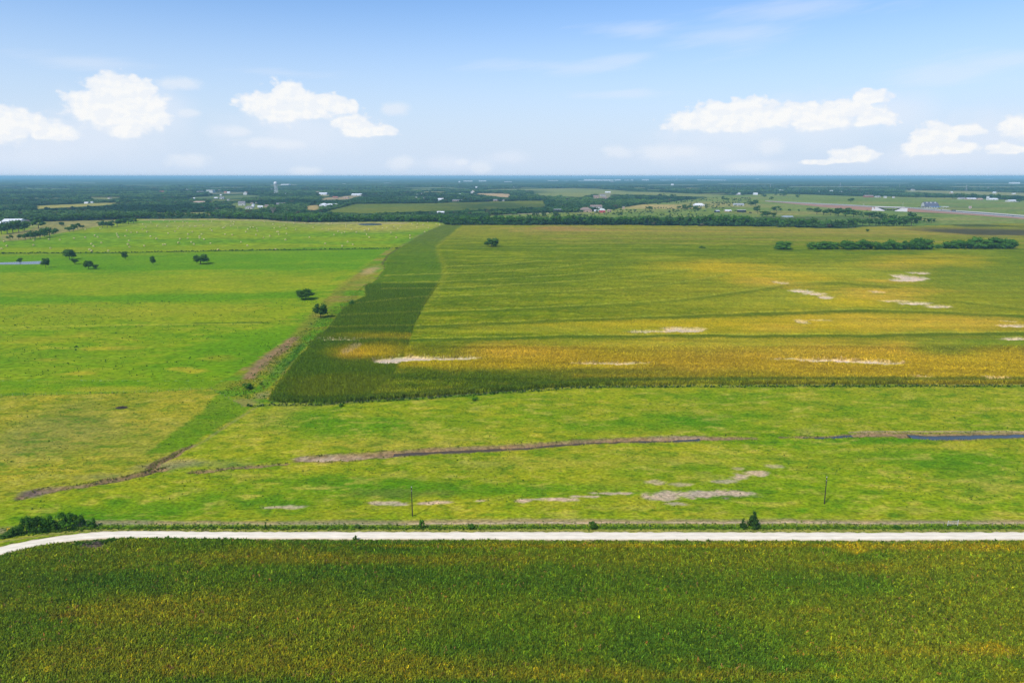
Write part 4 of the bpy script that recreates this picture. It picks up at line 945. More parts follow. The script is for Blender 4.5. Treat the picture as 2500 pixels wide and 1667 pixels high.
xs = rng.uniform(-170, 170, 1800); weeds(xs, road_y(xs, True) + 0.1 + np.abs(rng.normal(0, 0.35, xs.size)), 0.16, (0.26, 0.25, 0.06)); xs = rng.uniform(-170, 170, 1800); weeds(xs, road_y(xs, False) - 0.1 - np.abs(rng.normal(0, 0.4, xs.size)), 0.2, (0.22, 0.23, 0.05))
xs = rng.uniform(-170, 170, 2600); weeds(xs, road_y(xs, False) - 2.3 + rng.normal(0, 0.6, xs.size), 0.6, (0.09, 0.18, 0.012))
x, y = along([(250, 1322), (330, 1318), (460, 1320), (620, 1322)], 14, 4); weeds(x, y, 0.55, (0.085, 0.18, 0.012))
x, y = along([(600, 991), (780, 988), (1000, 975), (1250, 957.5), (1400, 947), (1600, 943.5), (2900, 942.5)], 2.0, 3); weeds(x, y, 0.6, (0.05, 0.12, 0.012))
x, y = along([(-500, 975), (0, 967), (260, 961), (515, 950)], 0.7, 4); weeds(x, y, 0.32, (0.06, 0.12, 0.012))
x, y = along([(-700, 619.5), (0, 618.5), (300, 617), (560, 612), (800, 609), (970, 606)], 1.0, 1.5); weeds(x, y, 1.1, (0.04, 0.10, 0.012))
n = 9000; x = rng.uniform(-140, -10, n * 4); y = rng.uniform(300, 900, n * 4)
ok = region(x, y, [(520, 955), (640, 988), (655, 975), (745, 855), (800, 800), (862, 740), (890, 700), (935, 650), (1000, 588), (980, 590), (900, 650), (840, 690), (780, 760), (700, 840), (610, 920)], 2.0) & ~region(x, y, CORN_FIELD)
x = x[ok][:n]; y = y[ok][:n]; g = fbm(x, y, 9, 3, 470); c = np.where((g > 0.5)[:, None], np.array((0.09, 0.21, 0.012)), np.array((0.21, 0.225, 0.02))); weeds(x, y, 0.42, c)
x = rng.uniform(-240, 240, 16000); y = rng.uniform(192, 330, 16000); g = fbm(x, y, 16, 4, 480); ok = (g > 0.50) & (np.abs(x) < y * 0.8); x = x[ok]; y = y[ok]
d_, nr = gully_fields(x, y); ok = nr < 0.3; x = x[ok]; y = y[ok]; ok = ~region(x, y, CORN_FIELD); x = x[ok]; y = y[ok]; weeds(x, y, 0.24, (0.075, 0.165, 0.014), 0.35)
x = rng.uniform(-420, -40, 3600); y = rng.uniform(335, 560, 3600); ok = (fbm(x, y, 25, 3, 490) > 0.46) & (x < -25 - (y - 330) * 0.02) & (np.abs(x) < y * 0.8) & ~region(x, y, CORN_FIELD); x = x[ok]; y = y[ok]; weeds(x, y, 0.42, (0.035, 0.125, 0.010), 0.35)
for g in GULLIES:
    a = np.array(g, float); gx_, gy_ = at(a[:, 0], a[:, 1])
    t = rng.uniform(0, len(a) - 1.001, 26 * len(a)); i = t.astype(int); f = t - i
    x = gx_[i] + (gx_[i + 1] - gx_[i]) * f; y = gy_[i] + (gy_[i + 1] - gy_[i]) * f + (a[i, 2] * 1.15) * np.where(rng.uniform(0, 1, i.size) < 0.6, 1, -1) + rng.normal(0, 0.5, i.size); weeds(x, y, 0.3, (0.20, 0.22, 0.03), 0.4)
x = np.concatenate(WX); y = np.concatenate(WY); s_ = np.concatenate(WS); c = np.concatenate(WC)
scatter('weeds', np.stack([x, y, gz(x, y) - 0.03], 1), np.stack([s_ * 1.5, s_ * 1.5, s_], 1), c, WEED_PROTOS, 'tall weeds and grass tussocks along the road, fences and ditches and dotted over the pasture', 'weeds', rng, 0.2)

# ---------------------------------------------------------------- trees
def crown_arrays(seed, n, leaf, lobes=15, lean=0.0, cone=False, core=True, low=0.0):
    """Crown of leaf clumps about one unit wide and one unit tall."""
    r = np.random.default_rng(seed); V = []; F = []
    cs = []; rs = []
    for i in range(lobes):
        if cone:
            z = r.uniform(0.06, 0.96); w_ = 0.40 * (1 - z) ** 0.75 + 0.02; a = r.uniform(0, 2 * math.pi); q = w_ * math.sqrt(r.uniform(0.1, 1)); rad = 0.10 + 0.12 * (1 - z)
        else:
            z = r.uniform(0.22 + low, 0.80); w_ = 0.36 * math.sqrt(max(0.05, 1 - ((z - 0.42) / 0.52) ** 2)); a = r.uniform(0, 2 * math.pi); q = w_ * math.sqrt(r.uniform(0.15, 1)); rad = r.uniform(0.13, 0.22)
        cs.append((q * math.cos(a) + lean * z, q * math.sin(a), z)); rs.append(rad)
    cs = np.array(cs); rs = np.array(rs)
    if core:
        for c, rad in zip(cs, rs):
            b = len(V); k_ = rad * 0.86
            V += [c + np.array(d) * k_ for d in ((1, 0, 0), (-1, 0, 0), (0, 1, 0), (0, -1, 0), (0, 0, 0.9), (0, 0, -0.8))]
            for t in ((0, 2, 4), (2, 1, 4), (1, 3, 4), (3, 0, 4), (2, 0, 5), (1, 2, 5), (3, 1, 5), (0, 3, 5)): F.append([b + q for q in t] + [b + t[2]])
    pick = r.choice(lobes, n, p=rs ** 2 / (rs ** 2).sum())
    d = r.normal(0, 1, (n, 3)); d[:, 2] = d[:, 2] * 0.9 + 0.15; d /= np.linalg.norm(d, axis=1)[:, None]
    p = cs[pick] + d * (rs[pick] * r.uniform(0.72, 1.16, n))[:, None]; p[:, 2] = np.clip(p[:, 2], 0.02, 1.05)
    nn = d + r.normal(0, 0.55, (n, 3)); nn /= np.linalg.norm(nn, axis=1)[:, None]
    ref = r.normal(0, 1, (n, 3)); t1 = np.cross(nn, ref); t1 /= np.linalg.norm(t1, axis=1)[:, None]; t2 = np.cross(nn, t1)
    sz = leaf * r.uniform(0.6, 1.4, n)
    for i in range(n):
        b = len(V); a1 = t1[i] * sz[i]; a2 = t2[i] * sz[i] * 0.8
        V += [p[i] - a1, p[i] - a2 * 0.9, p[i] + a1, p[i] + a2]; F.append([b, b + 1, b + 2, b + 3])
    return np.array(V), np.array(F)
def trunk_mb(seed, h, r0, spread):
    r = random.Random(seed); b = MB()
    b.tube((0, 0, -0.15), (0.01, 0, h * 0.45), r0, r0 * 0.75, 7)
    for i in range(4):
        a = i * 1.57 + r.uniform(-0.4, 0.4); p = (0.01, 0, h * r.uniform(0.36, 0.45)); q = (spread * math.cos(a), spread * math.sin(a), h * r.uniform(0.65, 0.9)); b.tube(p, q, r0 * 0.55, r0 * 0.2, 5)
    return b
NEAR_CROWN = [mesh_np('crown', *crown_arrays(500 + i, 900, 0.036, 26 + i, 0.0), None, False) for i in range(5)]
MID_CROWN = [mesh_np('crown', *crown_arrays(600 + i, 420, 0.05, 20), None, False) for i in range(5)]
for m_ in NEAR_CROWN: m_.materials.append(M['leaf_dark'])
for m_ in MID_CROWN: m_.materials.append(M['leaf_dark'])
TRUNK = trunk_mb(3, 1.0, 0.035, 0.26).mesh('trunk'); TRUNK.materials.append(M['bark'])
def lone_mesh(name, seed, n, leaf, mat, lift=0.10, lobes=12):
    """Crown and stem in one mesh, for trees only a few pixels tall."""
    V, F = crown_arrays(seed, n, leaf, lobes); V = V.copy(); V[:, 2] = V[:, 2] * (1 - lift) + lift
    tb = trunk_mb(seed, 0.7, 0.03, 0.2); b = len(V)
    V2 = np.array(tb.v); F2 = [f for f in tb.f if len(f) == 4]
    V = np.concatenate([V, V2]); FF = np.concatenate([F, np.array(F2) + b]); idx = np.concatenate([np.zeros(len(F)), np.ones(len(F2))])
    me = mesh_np(name, V, FF, None, False, idx); me.materials.append(mat); me.materials.append(M['bark']); return me
SMALL = {k_: [lone_mesh('tree', 700 + 20 * j + i, 230, 0.058, M[mt], lf) for i in range(5)] for j, (k_, mt, lf) in enumerate((('dark', 'leaf_dark', 0.08), ('mid', 'leaf_mid', 0.03), ('pale', 'leaf_pale', 0.04)))}

def height_px(py_base, py_top):
    _x, Y = at(1250, py_base); y = (833.5 - py_top) / FOCAL
    return ALT - Y * (math.sin(PITCH) - y * math.cos(PITCH)) / (math.cos(PITCH) + y * math.sin(PITCH))
tr = random.Random(11)
def tree_size(py, w_px, h_px):
    w_ = w_px * mpp(py)[0]; h = height_px(py, py - h_px); _x, Y = at(1250, py); tilt = ALT / Y
    return w_ * 1.14, max(h - 0.25 * w_ * tilt, 0.5 * h) * 1.12
def big_tree(name, px, py, w_px, h_px, label, group=None, cat='tree', near=True, stem=0.12, mat=None):
    x, y = at(px, py); w_, h = tree_size(py, w_px, h_px)
    root = empty(name, (x, y, gz1(x, y)), 0.0)
    c = link('crown', tr.choice(NEAR_CROWN if near else MID_CROWN), root); c.location = (0, 0, h * stem); c.scale = (w_, w_, h * (1 - stem)); c.rotation_euler = (0, 0, tr.uniform(0, 6.28))
    if mat is not None:
        c.data = c.data.copy(); c.data.materials.clear(); c.data.materials.append(mat)
    t = link('trunk', TRUNK, root); t.scale = (w_ * 0.8, w_ * 0.8, h * 0.85)
    return tag(root, label, cat, group)
def small_tree(name, px, py, w_px, h_px, label, group=None, kind_='dark', cat='tree'):
    x, y = at(px, py); w_, h = tree_size(py, w_px, h_px)
    o = link(name, tr.choice(SMALL[kind_])); o.location = (x, y, gz1(x, y)); o.scale = (w_ * 1.22, w_ * 1.22, h * 1.2); o.rotation_euler = (0, 0, tr.uniform(0, 6.28))
    return tag(o, label, cat, group)

for a in ((170, 634, 27, 25, 'tall round tree with a dark crown, biggest of the pair right of the left pond'), (183, 645, 20, 14, 'low spreading tree just below the tall round tree in the left pasture'),
          (112, 654, 19, 24, 'upright oval tree standing at the right end of the left pond'), (217, 657, 22, 21, 'broad tree with a smaller tree touching its right side in the left pasture'),
          (234, 657, 15, 11, 'small tree touching the right side of a broad tree in the left pasture'), (306, 634, 16, 20, 'small upright tree alone midway along the upper left pasture'),
          (374, 647, 13, 21, 'narrow upright tree alone on the green left pasture, thinnest of all'), (490, 645, 36, 27, 'wide round tree alone on the upper pasture, right of the narrow upright one'),
          (49, 643, 16, 13, 'low bushy tree growing on the edge of the left pond'), (747, 731, 43, 26, 'large flat topped tree alone in the pasture casting a dark shadow'),
          (783, 775, 34, 35, 'tall dense tree on the overgrown strip between pasture and corn field'), (1200, 605, 34, 24, 'lone dark tree standing in the middle of the corn field')):
    big_tree('oak_tree', *a[:4], a[4], 'lone trees in the fields', near=a[3] > 20)
small_tree('bush', 1714, 609, 12, 7, 'small dark round bush alone in the far corn field', None, 'dark', 'bush')
small_tree('bush', 2117, 567, 8, 6, 'tiny dark bush in the far yellow corn beyond the hedgerow', None, 'dark', 'bush')
big_tree('oak_tree', 1913, 611, 44, 22, 'broad bushy tree at the left end of the tree rows in the corn field', 'tree rows in the corn field', stem=0.03, mat=M['leaf_mid'])
g = 'tree rows in the corn field'
ORD = ('first', 'second', 'third', 'fourth', 'fifth', 'sixth', 'seventh', 'eighth', 'ninth', 'tenth', 'eleventh', 'twelfth', 'thirteenth', 'fourteenth', 'fifteenth', 'sixteenth')
for (px, w_, h_), wh in zip(((1988, 36, 20), (2010, 36, 22), (2032, 32, 20)), ('left', 'middle', 'right')): big_tree('hedgerow_tree', px, 611, w_, h_, wh + ' bushy tree of the short clump of three in the corn field', g, stem=0.02, mat=M['leaf_mid'])
for i, px in enumerate((2064, 2084, 2106, 2128, 2150, 2172, 2194, 2216, 2240, 2262)): big_tree('hedgerow_tree', px, 611.5, 32, 20 + 7 * tr.random() + (3 if px > 2190 else 0), ORD[i] + ' tree from the left in the longer left corn field row', g, stem=0.02, mat=M['leaf_mid'])
big_tree('hedgerow_tree', 2290, 609, 17, 12, 'small round tree in the gap between the two long tree rows', g, stem=0.02, mat=M['leaf_mid'])
for i, px in enumerate((2318, 2338, 2360, 2382, 2404, 2424, 2446, 2464)): big_tree('hedgerow_tree', px, 609.5, 34, 21 + 9 * tr.random() + (2 if 2370 < px else 0), ORD[i] + ' tree from the left in the row at the right edge of the corn', g, stem=0.02, mat=M['leaf_mid'])

# far edge of the corn field
g = 'trees along the far edge of the corn field'
for px in np.arange(1090, 1992, 9.6):
    b = np.interp(px, [1085, 1250, 1560, 1850, 1992], [549.5, 549.5, 550, 553.5, 556.5]); h = 15 + 5 * tr.random() + (4 if 1690 < px < 1830 else 0)
    small_tree('woodland_tree', px + tr.uniform(-2, 2), b - tr.uniform(0, 1.2), 15 + 5 * tr.random(), h, 'leafy tree in the front row of the wood along the corn field top', g, 'mid' if tr.random() < 0.75 else 'dark')
g = 'hedges beyond the corn field on the right'
for i, (px, b, w_, h) in enumerate(((2004, 555, 18, 14), (2022, 555, 16, 15), (2038, 555, 18, 16), (2054, 555, 18, 18), (2070, 556, 20, 19), (2087, 556, 20, 20), (2106, 551, 18, 13), (2122, 551, 18, 15), (2138, 551, 18, 14), (2154, 551, 18, 15), (2170, 552, 20, 17), (2188, 552, 22, 18), (2206, 552, 22, 18), (2224, 552, 24, 20))):
    small_tree('hedgerow_tree', px, b, w_, h, ORD[i] + ' tree from the left in the lower hedge behind the far corn', g, 'mid' if tr.random() < .4 else 'dark')
for i, (px, b, w_, h) in enumerate(((1994, 523, 18, 12), (2010, 525, 18, 12), (2028, 526, 20, 14), (2046, 528, 22, 16), (2064, 529, 22, 15), (2084, 530, 22, 15), (2108, 531, 20, 12), (2122, 532, 20, 13), (2136, 534, 20, 14), (2150, 537, 18, 15), (2168, 540, 20, 13), (2188, 541, 20, 13), (2206, 542, 20, 14), (2222, 543, 22, 20), (2240, 543, 20, 13))):
    small_tree('hedgerow_tree', px, b, w_, h, ORD[i] + ' tree from the left in the upper hedge running down from the overpass', g, 'dark')
for px, wh in ((2262, 'left'), (2274, 'right')): small_tree('hedgerow_tree', px, 544, 15, 9, wh + ' tree of the short pair standing right of the two hedges', g, 'dark')
g = 'tree clumps beside the hay meadow'
for i, (px, b, w_, h) in enumerate(((4, 572, 22, 22), (18, 570, 22, 24), (32, 569, 20, 22), (46, 567, 22, 24), (60, 564, 22, 22), (12, 562, 18, 16), (40, 560, 20, 17), (66, 557, 16, 14), (26, 556, 18, 14))):
    small_tree('clump_tree', px, b, w_, h, ('front row, ' + ORD[i] + ' from the left' if i < 5 else 'back row, ' + ('first', 'third', 'fourth', 'second')[i - 5] + ' from the left') + ', in the dense clump before the white barn', g, 'dark')
small_tree('clump_tree', 94, 558, 25, 20, 'big dark tree alone right of the clump by the white barn', g, 'dark')
for i, (px, b, w_, h) in enumerate(((62, 585, 14, 12), (74, 585, 18, 16), (86, 584, 20, 18), (98, 583, 20, 18), (110, 580, 20, 18), (122, 578, 22, 20), (132, 573, 16, 14))):
    small_tree('clump_tree', px, b, w_, h, ORD[i] + ' tree from the left in the sloping clump at the hay meadow left end', g, 'dark')
small_tree('clump_tree', 25, 586, 12, 11, 'round small tree at the far left edge of the hay meadow', g, 'dark'); small_tree('clump_tree', 45.5, 585, 11, 12, 'round small tree between two clumps on the far left', g, 'dark')
small_tree('clump_tree', 151, 551, 13, 8, 'pale small tree alone in the dry field behind the hay meadow', g, 'pale')
for (px, b, w_, h), wh in zip(((170, 566, 15, 11), (180, 564, 14, 13), (190, 561, 15, 14)), ('left', 'middle', 'right')): small_tree('clump_tree', px, b, w_, h, wh + ' tree of the small group of three at the meadow back edge', g, 'dark')
small_tree('clump_tree', 201.5, 558.5, 8, 8, 'smallest round tree just right of the group of three', g, 'dark')
for i, (px, b, w_, h) in enumerate(((250, 556, 18, 14), (262, 556, 17, 14), (274, 555, 16, 13), (286, 553, 20, 17), (300, 548, 16, 12), (314, 547, 18, 13), (326, 545, 16, 11))): small_tree('clump_tree', px, b, w_, h, ORD[i] + ' tree from the left in the long dark clump behind the hay meadow', g, 'dark')
g = 'front trees of the wood behind the hay meadow'
for px in np.arange(100, 1082, 11.5):
    b = np.interp(px, [100, 200, 330, 520, 640, 690, 760, 900, 1080], [541.5, 539, 535, 534, 536, 540.5, 543, 541.5, 542])
    small_tree('woodland_tree', px + tr.uniform(-3, 3), b + tr.uniform(-0.6, 0.2), 15 + 7 * tr.random(), 11 + 5 * tr.random() + (4 if 690 < px < 830 else 0), 'tree in the front row of the wood behind the hay meadow', g, 'mid' if tr.random() < (0.6 if px > 690 else 0.25) else 'dark')
g = 'single trees in the far meadow'
MEADOW_TREES = [(1586, 513.5, 17, 8.5, 'by the tan field'), (1656, 511, 11, 7.5, 'small, right of the tan field'), (1673, 512, 15, 10, 'left of the white farmhouse'), (1684, 511, 13, 9, 'touching the white farmhouse on its left'), (1702, 514, 18, 9, 'below the white farmhouse'),
                (1849, 517, 18, 11, 'round, left of two in the light meadow'), (1895, 517, 20, 11, 'round, right of two in the light meadow'), (1862, 530, 16, 12, 'dark, left of the small pond'), (1872, 530, 18, 14, 'dark and tall by the small pond'), (1888, 530, 14, 9, 'low, just left of the small pond'),
                (1832, 502, 14, 9, 'left half of a dark pair behind the long barn'), (1844, 502, 14, 11, 'right half of a dark pair behind the long barn'), (1616, 482, 14, 8, 'far, in the pale strip left'), (1642, 484, 14, 8, 'far, in the pale strip right'), (1866, 482, 12, 6, 'far, in the upper meadow left'), (1883, 488, 9, 6, 'tiny, above the road works'),
                (1766, 489, 7, 8, 'narrow, right of the scrub wood'), (1777, 491, 12, 7, 'broad, right of the scrub wood'), (1947, 483, 9, 6, 'far, above the highway middle'), (1894, 477.5, 7, 4, 'tiny, highest in the meadow'), (1912, 479, 14, 5.5, 'low and wide, high in the meadow'),
                (1927, 517, 6, 6, 'tiny, lone beyond two round ones'), (1950, 518, 5, 6, 'tiny, right of the two round ones'), (2077, 494, 13, 9, 'lone, behind the overpass embankment'), (2070, 517, 14, 9, 'in front of the red embankment'), (1980, 517, 14, 8, 'start of the upper hedge'), (1995, 518, 14, 9, 'second of the upper hedge start'), (1972, 515, 8, 6, 'smallest by the upper hedge start'),
                (1304, 526, 9, 6, 'pale, left of the dark shed'), (1312, 526, 7, 5, 'pale, below the dark shed'), (1327, 529, 12, 9, 'pale, at the wood edge'), (1355, 530, 16, 10, 'pale, against the wood'), (1253, 525, 6, 4, 'tiny, by the pale lane'), (1420, 519, 8, 5, 'by the tan roofed house'), (1510, 528, 5, 5, 'tiny and round in the open grass')]
for px, b, w_, h, wh in MEADOW_TREES: small_tree('meadow_tree', px, b, w_, h, 'far meadow tree, ' + wh, g, 'pale' if 'pale' in wh else 'dark')

for i, (px, b, w_, h) in enumerate(((2236, 483, 14, 8), (2262, 482, 16, 9), (2284, 483, 14, 8), (2306, 484, 16, 9), (2326, 485, 16, 9), (2340, 486, 18, 11), (2352, 486, 16, 11), (2392, 486, 14, 8), (2404, 487, 14, 9), (2440, 488, 16, 12), (2452, 489, 16, 10), (2464, 490, 13, 8), (2488, 495, 12, 8), (2424, 484, 16, 9), (2374, 483, 16, 9))):
    small_tree('meadow_tree', px, b, w_, h, ORD[i] + ' dark tree along the line of farm buildings at the right', 'trees by the farm buildings at the right edge', 'dark')
# dead bare tree in the wood
def dead_tree():
    b = MB(); r = random.Random(5); b.tube((0, 0, 0), (0, 0, 8), 1.0, 0.8, 6)
    for i in range(26):
        a = r.uniform(0, 6.28); L = r.uniform(0.3, 1.0); q = (9.5 * L * math.cos(a), 4 * L * math.sin(a), 13 + 11 * (0.4 + 0.6 * L) * r.uniform(0.7, 1.05)); b.tube((0, 0, r.uniform(6, 8)), q, 0.34, 0.12, 4)
        for j in range(3): b.tube((q[0] * .75, q[1] * .75, 8 + (q[2] - 8) * .7), (q[0] * r.uniform(.8, 1.2), q[1] + r.uniform(-1, 1), q[2] * r.uniform(.9, 1.05)), 0.16, 0.05, 3)
    return b
x, y = at(667, 527); root = empty('dead_tree', (x, y, 0)); dead_tree().build('trunk', M['dead'], root); tag(root, 'bare grey brown dead tree with fanned branches among the dark wood', 'tree')

# roadside bushes and saplings
def bush(name, px, py, w_px, h_px, seed, label, cat='bush', mat='leaf_mid', n=620, leaf=0.034, cone=False, group=None, trunk=True):
    x, y = at(px, py); w_, h = tree_size(py, w_px, h_px); h = max(h, height_px(py, py - h_px) * 0.8) if cone else h
    root = empty(name, (x, y, gz1(x, y)))
    V, F = crown_arrays(seed, n, leaf, 24 if cone else 14, 0.0, cone); me = mesh_np('crown', V, F); me.materials.append(M[mat])
    c = link('crown', me, root); c.scale = (w_, w_, h); c.rotation_euler = (0, 0, seed)
    if trunk:
        t = link('trunk', TRUNK, root); t.scale = (w_ * 0.7, w_ * 0.7, h * 0.8)
    return tag(root, label, cat, group)
bush('juniper_tree', 1838, 1289, 28, 44, 801, 'dark green cone shaped conifer standing on the roadside fence line', 'tree', 'leaf_conifer', 900, 0.03, True)
bush('juniper_tree', 1814, 1289, 17, 24, 802, 'short conifer at the left foot of the tall roadside conifer', 'tree', 'leaf_conifer', 420, 0.045, True)
g = 'bushes beside the road bend'
for i, (px, py, w_, h, lb) in enumerate(((40, 1305, 32, 28, 'leftmost low bush of the roadside thicket, next to the yellow sign'), (66, 1301, 30, 42, 'tall dark bush second from the yellow sign in the thicket'), (92, 1298, 36, 40, 'wide bush in the middle of the roadside thicket'), (116, 1295, 30, 36, 'bush just right of the middle of the roadside thicket'),
                                         (138, 1292, 26, 22, 'low bush in the dip of the roadside thicket'), (162, 1291, 38, 44, 'tallest dark bush toward the right end of the roadside thicket'), (196, 1288, 26, 36, 'pointed bush second from the right end of the thicket'), (224, 1286, 22, 22, 'small loose bush at the right end of the thicket'), (18, 1311, 30, 14, 'very low shrub below the yellow sign'))):
    bush('roadside_bush', px, py, w_, h, 820 + i, lb, 'bush', 'leaf_mid' if i % 2 else 'leaf_dark', 560, 0.045, False, g)
bush('sapling', 1030, 1290, 15, 24, 841, 'bushy sapling on the fence line right of the left utility pole', 'tree', 'leaf_mid', 300, 0.06)
bush('roadside_bush', 1149, 1290, 18, 13, 842, 'small round bush on the fence line in the middle of the road', 'bush', 'leaf_mid', 260, 0.06)
bush('roadside_bush', 1449, 1289, 21, 19, 843, 'dark triangular bush on the fence line right of centre', 'bush', 'leaf_dark', 320, 0.055)
bush('roadside_bush', 780, 1290, 14, 9, 845, 'tiny bush in the fence weeds between sapling and left pole', 'bush', 'leaf_mid', 200, 0.06); bush('roadside_bush', 870, 1290, 18, 12, 846, 'low pale bush in the fence weeds left of the pole', 'bush', 'leaf_pale', 240, 0.06)
bush('roadside_bush', 2190, 1290, 20, 10, 847, 'low weed bush on the fence line left of the gate', 'bush', 'leaf_mid', 240, 0.06); bush('field_bush', 2034, 942, 9, 9, 848, 'small dark bush on the near edge of the corn field', 'bush', 'leaf_dark', 200, 0.07)
bush('field_bush', 602, 950, 26, 15, 849, 'dark tangled bush in the overgrown ditch strip by the field corner', 'bush', 'leaf_mid', 420, 0.05); bush('field_bush', 832, 993, 12, 8, 850, 'green bush on the fence at the corn field corner', 'bush', 'leaf_mid', 200, 0.07)
bush('field_bush', 858, 748, 14, 16, 851, 'narrow shrub just right of the tall dense tree on the strip', 'bush', 'leaf_mid', 200, 0.07)
bush('field_bush', 1160, 978, 14, 9, 852, 'low green bush on the corn field fence line', 'bush', 'leaf_mid', 200, 0.07)
# the bent sapling
x, y = at(648, 1290); root = empty('sapling', (x, y, gz1(x, y)))
b = MB(); b.tube((0, 0, 0), (0.15, 0, 1.6), 0.06, 0.05, 6).tube((0.15, 0, 1.6), (0.55, 0, 2.7), 0.05, 0.03, 6).tube((0.55, 0, 2.7), (1.3, 0, 3.1), 0.03, 0.015, 5); b.build('trunk', M['bark'], root)
V, F = crown_arrays(861, 150, 0.10, 8); V2, F2 = crown_arrays(862, 110, 0.11, 6)
V = np.concatenate([V * (1.0, 1.0, 1.7) + (0.0, 0, 0.0), V2 * (1.3, 0.8, 0.8) + (0.75, 0, 2.5), V2 * (0.7, 0.7, 0.9) + (0.2, 0, 1.5)]); F = np.concatenate([F, F2 + (F.max() + 1), F2 + (F.max() + 1 + F2.max() + 1)])
me = mesh_np('crown', V, F); me.materials.append(M['leaf_mid']); link('crown', me, root); tag(root, 'thin bent sapling leaning right on the fence line near the road bend', 'tree')

# brush piles
def brush_pile(px, py, w_px, h_m, seed, label, mat='brush'):
    x, y = at(px, py); w_ = w_px * mpp(py)[0]; r = random.Random(seed); root = empty('brush_pile', (x, y, gz1(x, y)))
    for j in range(2):
        b = MB()
        for i in range(90):
            a = r.uniform(0, 6.28); d = math.sqrt(r.random()) * w_ / 2; cx, cy = d * math.cos(a), d * math.sin(a) * 0.6; z = h_m * (1 - (d / (w_ / 2)) ** 1.5) * r.uniform(0.2, 1.0); t = r.uniform(0, 6.28); L = r.uniform(0.4, 1.1)
            b.tube((cx - L * math.cos(t), cy - L * math.sin(t), max(0.03, z - 0.15)), (cx + L * math.cos(t), cy + L * math.sin(t), z + r.uniform(0, 0.3)), r.uniform(0.03, 0.08), 0.02, 4)
        b.build('dead_branches' if j == 0 else 'twigs', M[mat] if j == 0 else M['bark'], root)
    return tag(root, label, 'brush pile')
brush_pile(225, 1329, 58, 0.9, 1, 'pile of dead pinkish brown branches between the road bend and the crop')
brush_pile(297, 996, 26, 0.7, 2, 'small dark grey heap of branches alone in the left paddock', 'bark')

# ---------------------------------------------------------------- woods
WOOD_PROTOS = []
for i in range(5):
    me = lone_mesh('woodland_tree', 900 + i, 95, 0.09, M['leaf_wood'], 0.05, 9); o = bpy.data.objects.new('woodland_tree', me); WOOD_PROTOS.append(o)
PX = []; PY = []; PS = []
Y0 = 1380.0
while Y0 < 7500:
    s_ = 8.2 * (Y0 / 1500) ** 0.85; W = Y0 * 0.80 + 150
    xs = np.arange(-W, W, s_); PX.append(xs + rng.uniform(-.45, .45, xs.size) * s_); PY.append(Y0 + rng.uniform(-.5, .5, xs.size) * s_ * 1.5); PS.append(np.full(xs.size, s_)); Y0 += s_ * 1.5
x = np.concatenate(PX); y = np.concatenate(PY); s_ = np.concatenate(PS)
oc, om = open_land(x, y)
front = inside(x, y, poly_at([(-900, 620), (-900, 552), (0, 552), (60, 544), (110, 540.5), (200, 538), (330, 534), (520, 533), (640, 535), (690, 539), (760, 542), (900, 540), (1080, 541), (1090, 549), (1060, 620)]))
dens = fbm(x, y, 260, 4, 901); thin = fbm(x, y, 90, 3, 902)
ok = ~om & ~front & (thin > 0.27)
for t_ in (0.4, 0.75, 1.0):      # glades stay open to the south-facing view: no tall trees right along their near edge
    kf = 1 + t_ * 10.0 / 90.0
    ok &= ~open_land(x * kf, y * kf)[1]
# leave the house plots free
x = x[ok]; y = y[ok]; s_ = s_[ok]; dens = dens[ok]
g1 = fbm(x, y, 140, 4, 903, 2.0)
C = np.empty((x.size, 3)); C[:] = (0.040, 0.105, 0.024); blend(C, sstep(g1, 0.48, 0.62) * 0.9, (0.10, 0.185, 0.035)); blend(C, sstep(g1, 0.47, 0.36) * 0.85, (0.016, 0.052, 0.016)); g2 = fbm(x, y, 420, 3, 905, 3.0); blend(C, sstep(g2, 0.5, 0.64) * 0.5, (0.018, 0.058, 0.02))
C *= np.exp(rng.normal(0, 0.16, x.size))[:, None]; br = rng.uniform(0, 1, x.size) < 0.03; C[br] = np.array((0.10, 0.09, 0.045)) * rng.uniform(0.6, 1.2, br.sum())[:, None]
hh = rng.normal(9.5, 2.6, x.size).clip(5, 18) * (1 + 0.25 * (dens - 0.5))
ww = s_ * 1.8 * rng.uniform(0.8, 1.25, x.size)
HOLD = dict(x=x, y=y, hh=hh, ww=ww, C=C)

# scrub dotted over the far meadow
n = 2600; sx_ = rng.uniform(-200, 1700, n * 3); sy_ = rng.uniform(1480, 3300, n * 3)
ok = inside(sx_, sy_, poly_at([(1200, 528), (1340, 519), (1500, 511), (1560, 501), (1700, 486), (1760, 478), (1830, 478), (1840, 500), (1760, 512), (1860, 522), (1640, 531), (1500, 532), (1300, 534)])) & (fbm(sx_, sy_, 60, 4, 911) > 0.50) & ~inside(sx_, sy_, poly_at([(1515, 507), (1540, 500.5), (1680, 499.5), (1690, 504), (1620, 508)]))
sx_ = sx_[ok][:n]; sy_ = sy_[ok][:n]
sc = rng.uniform(2.2, 6.0, sx_.size); c = np.array((0.06, 0.11, 0.022)) * np.exp(rng.normal(0, 0.3, sx_.size))[:, None]
scatter('meadow_scrub', np.stack([sx_, sy_, np.zeros(sx_.size)], 1), np.stack([sc * 1.3, sc * 1.3, sc], 1), c, WOOD_PROTOS, 'scrub and small bushes dotted over the pale far meadow', 'scrub', rng)

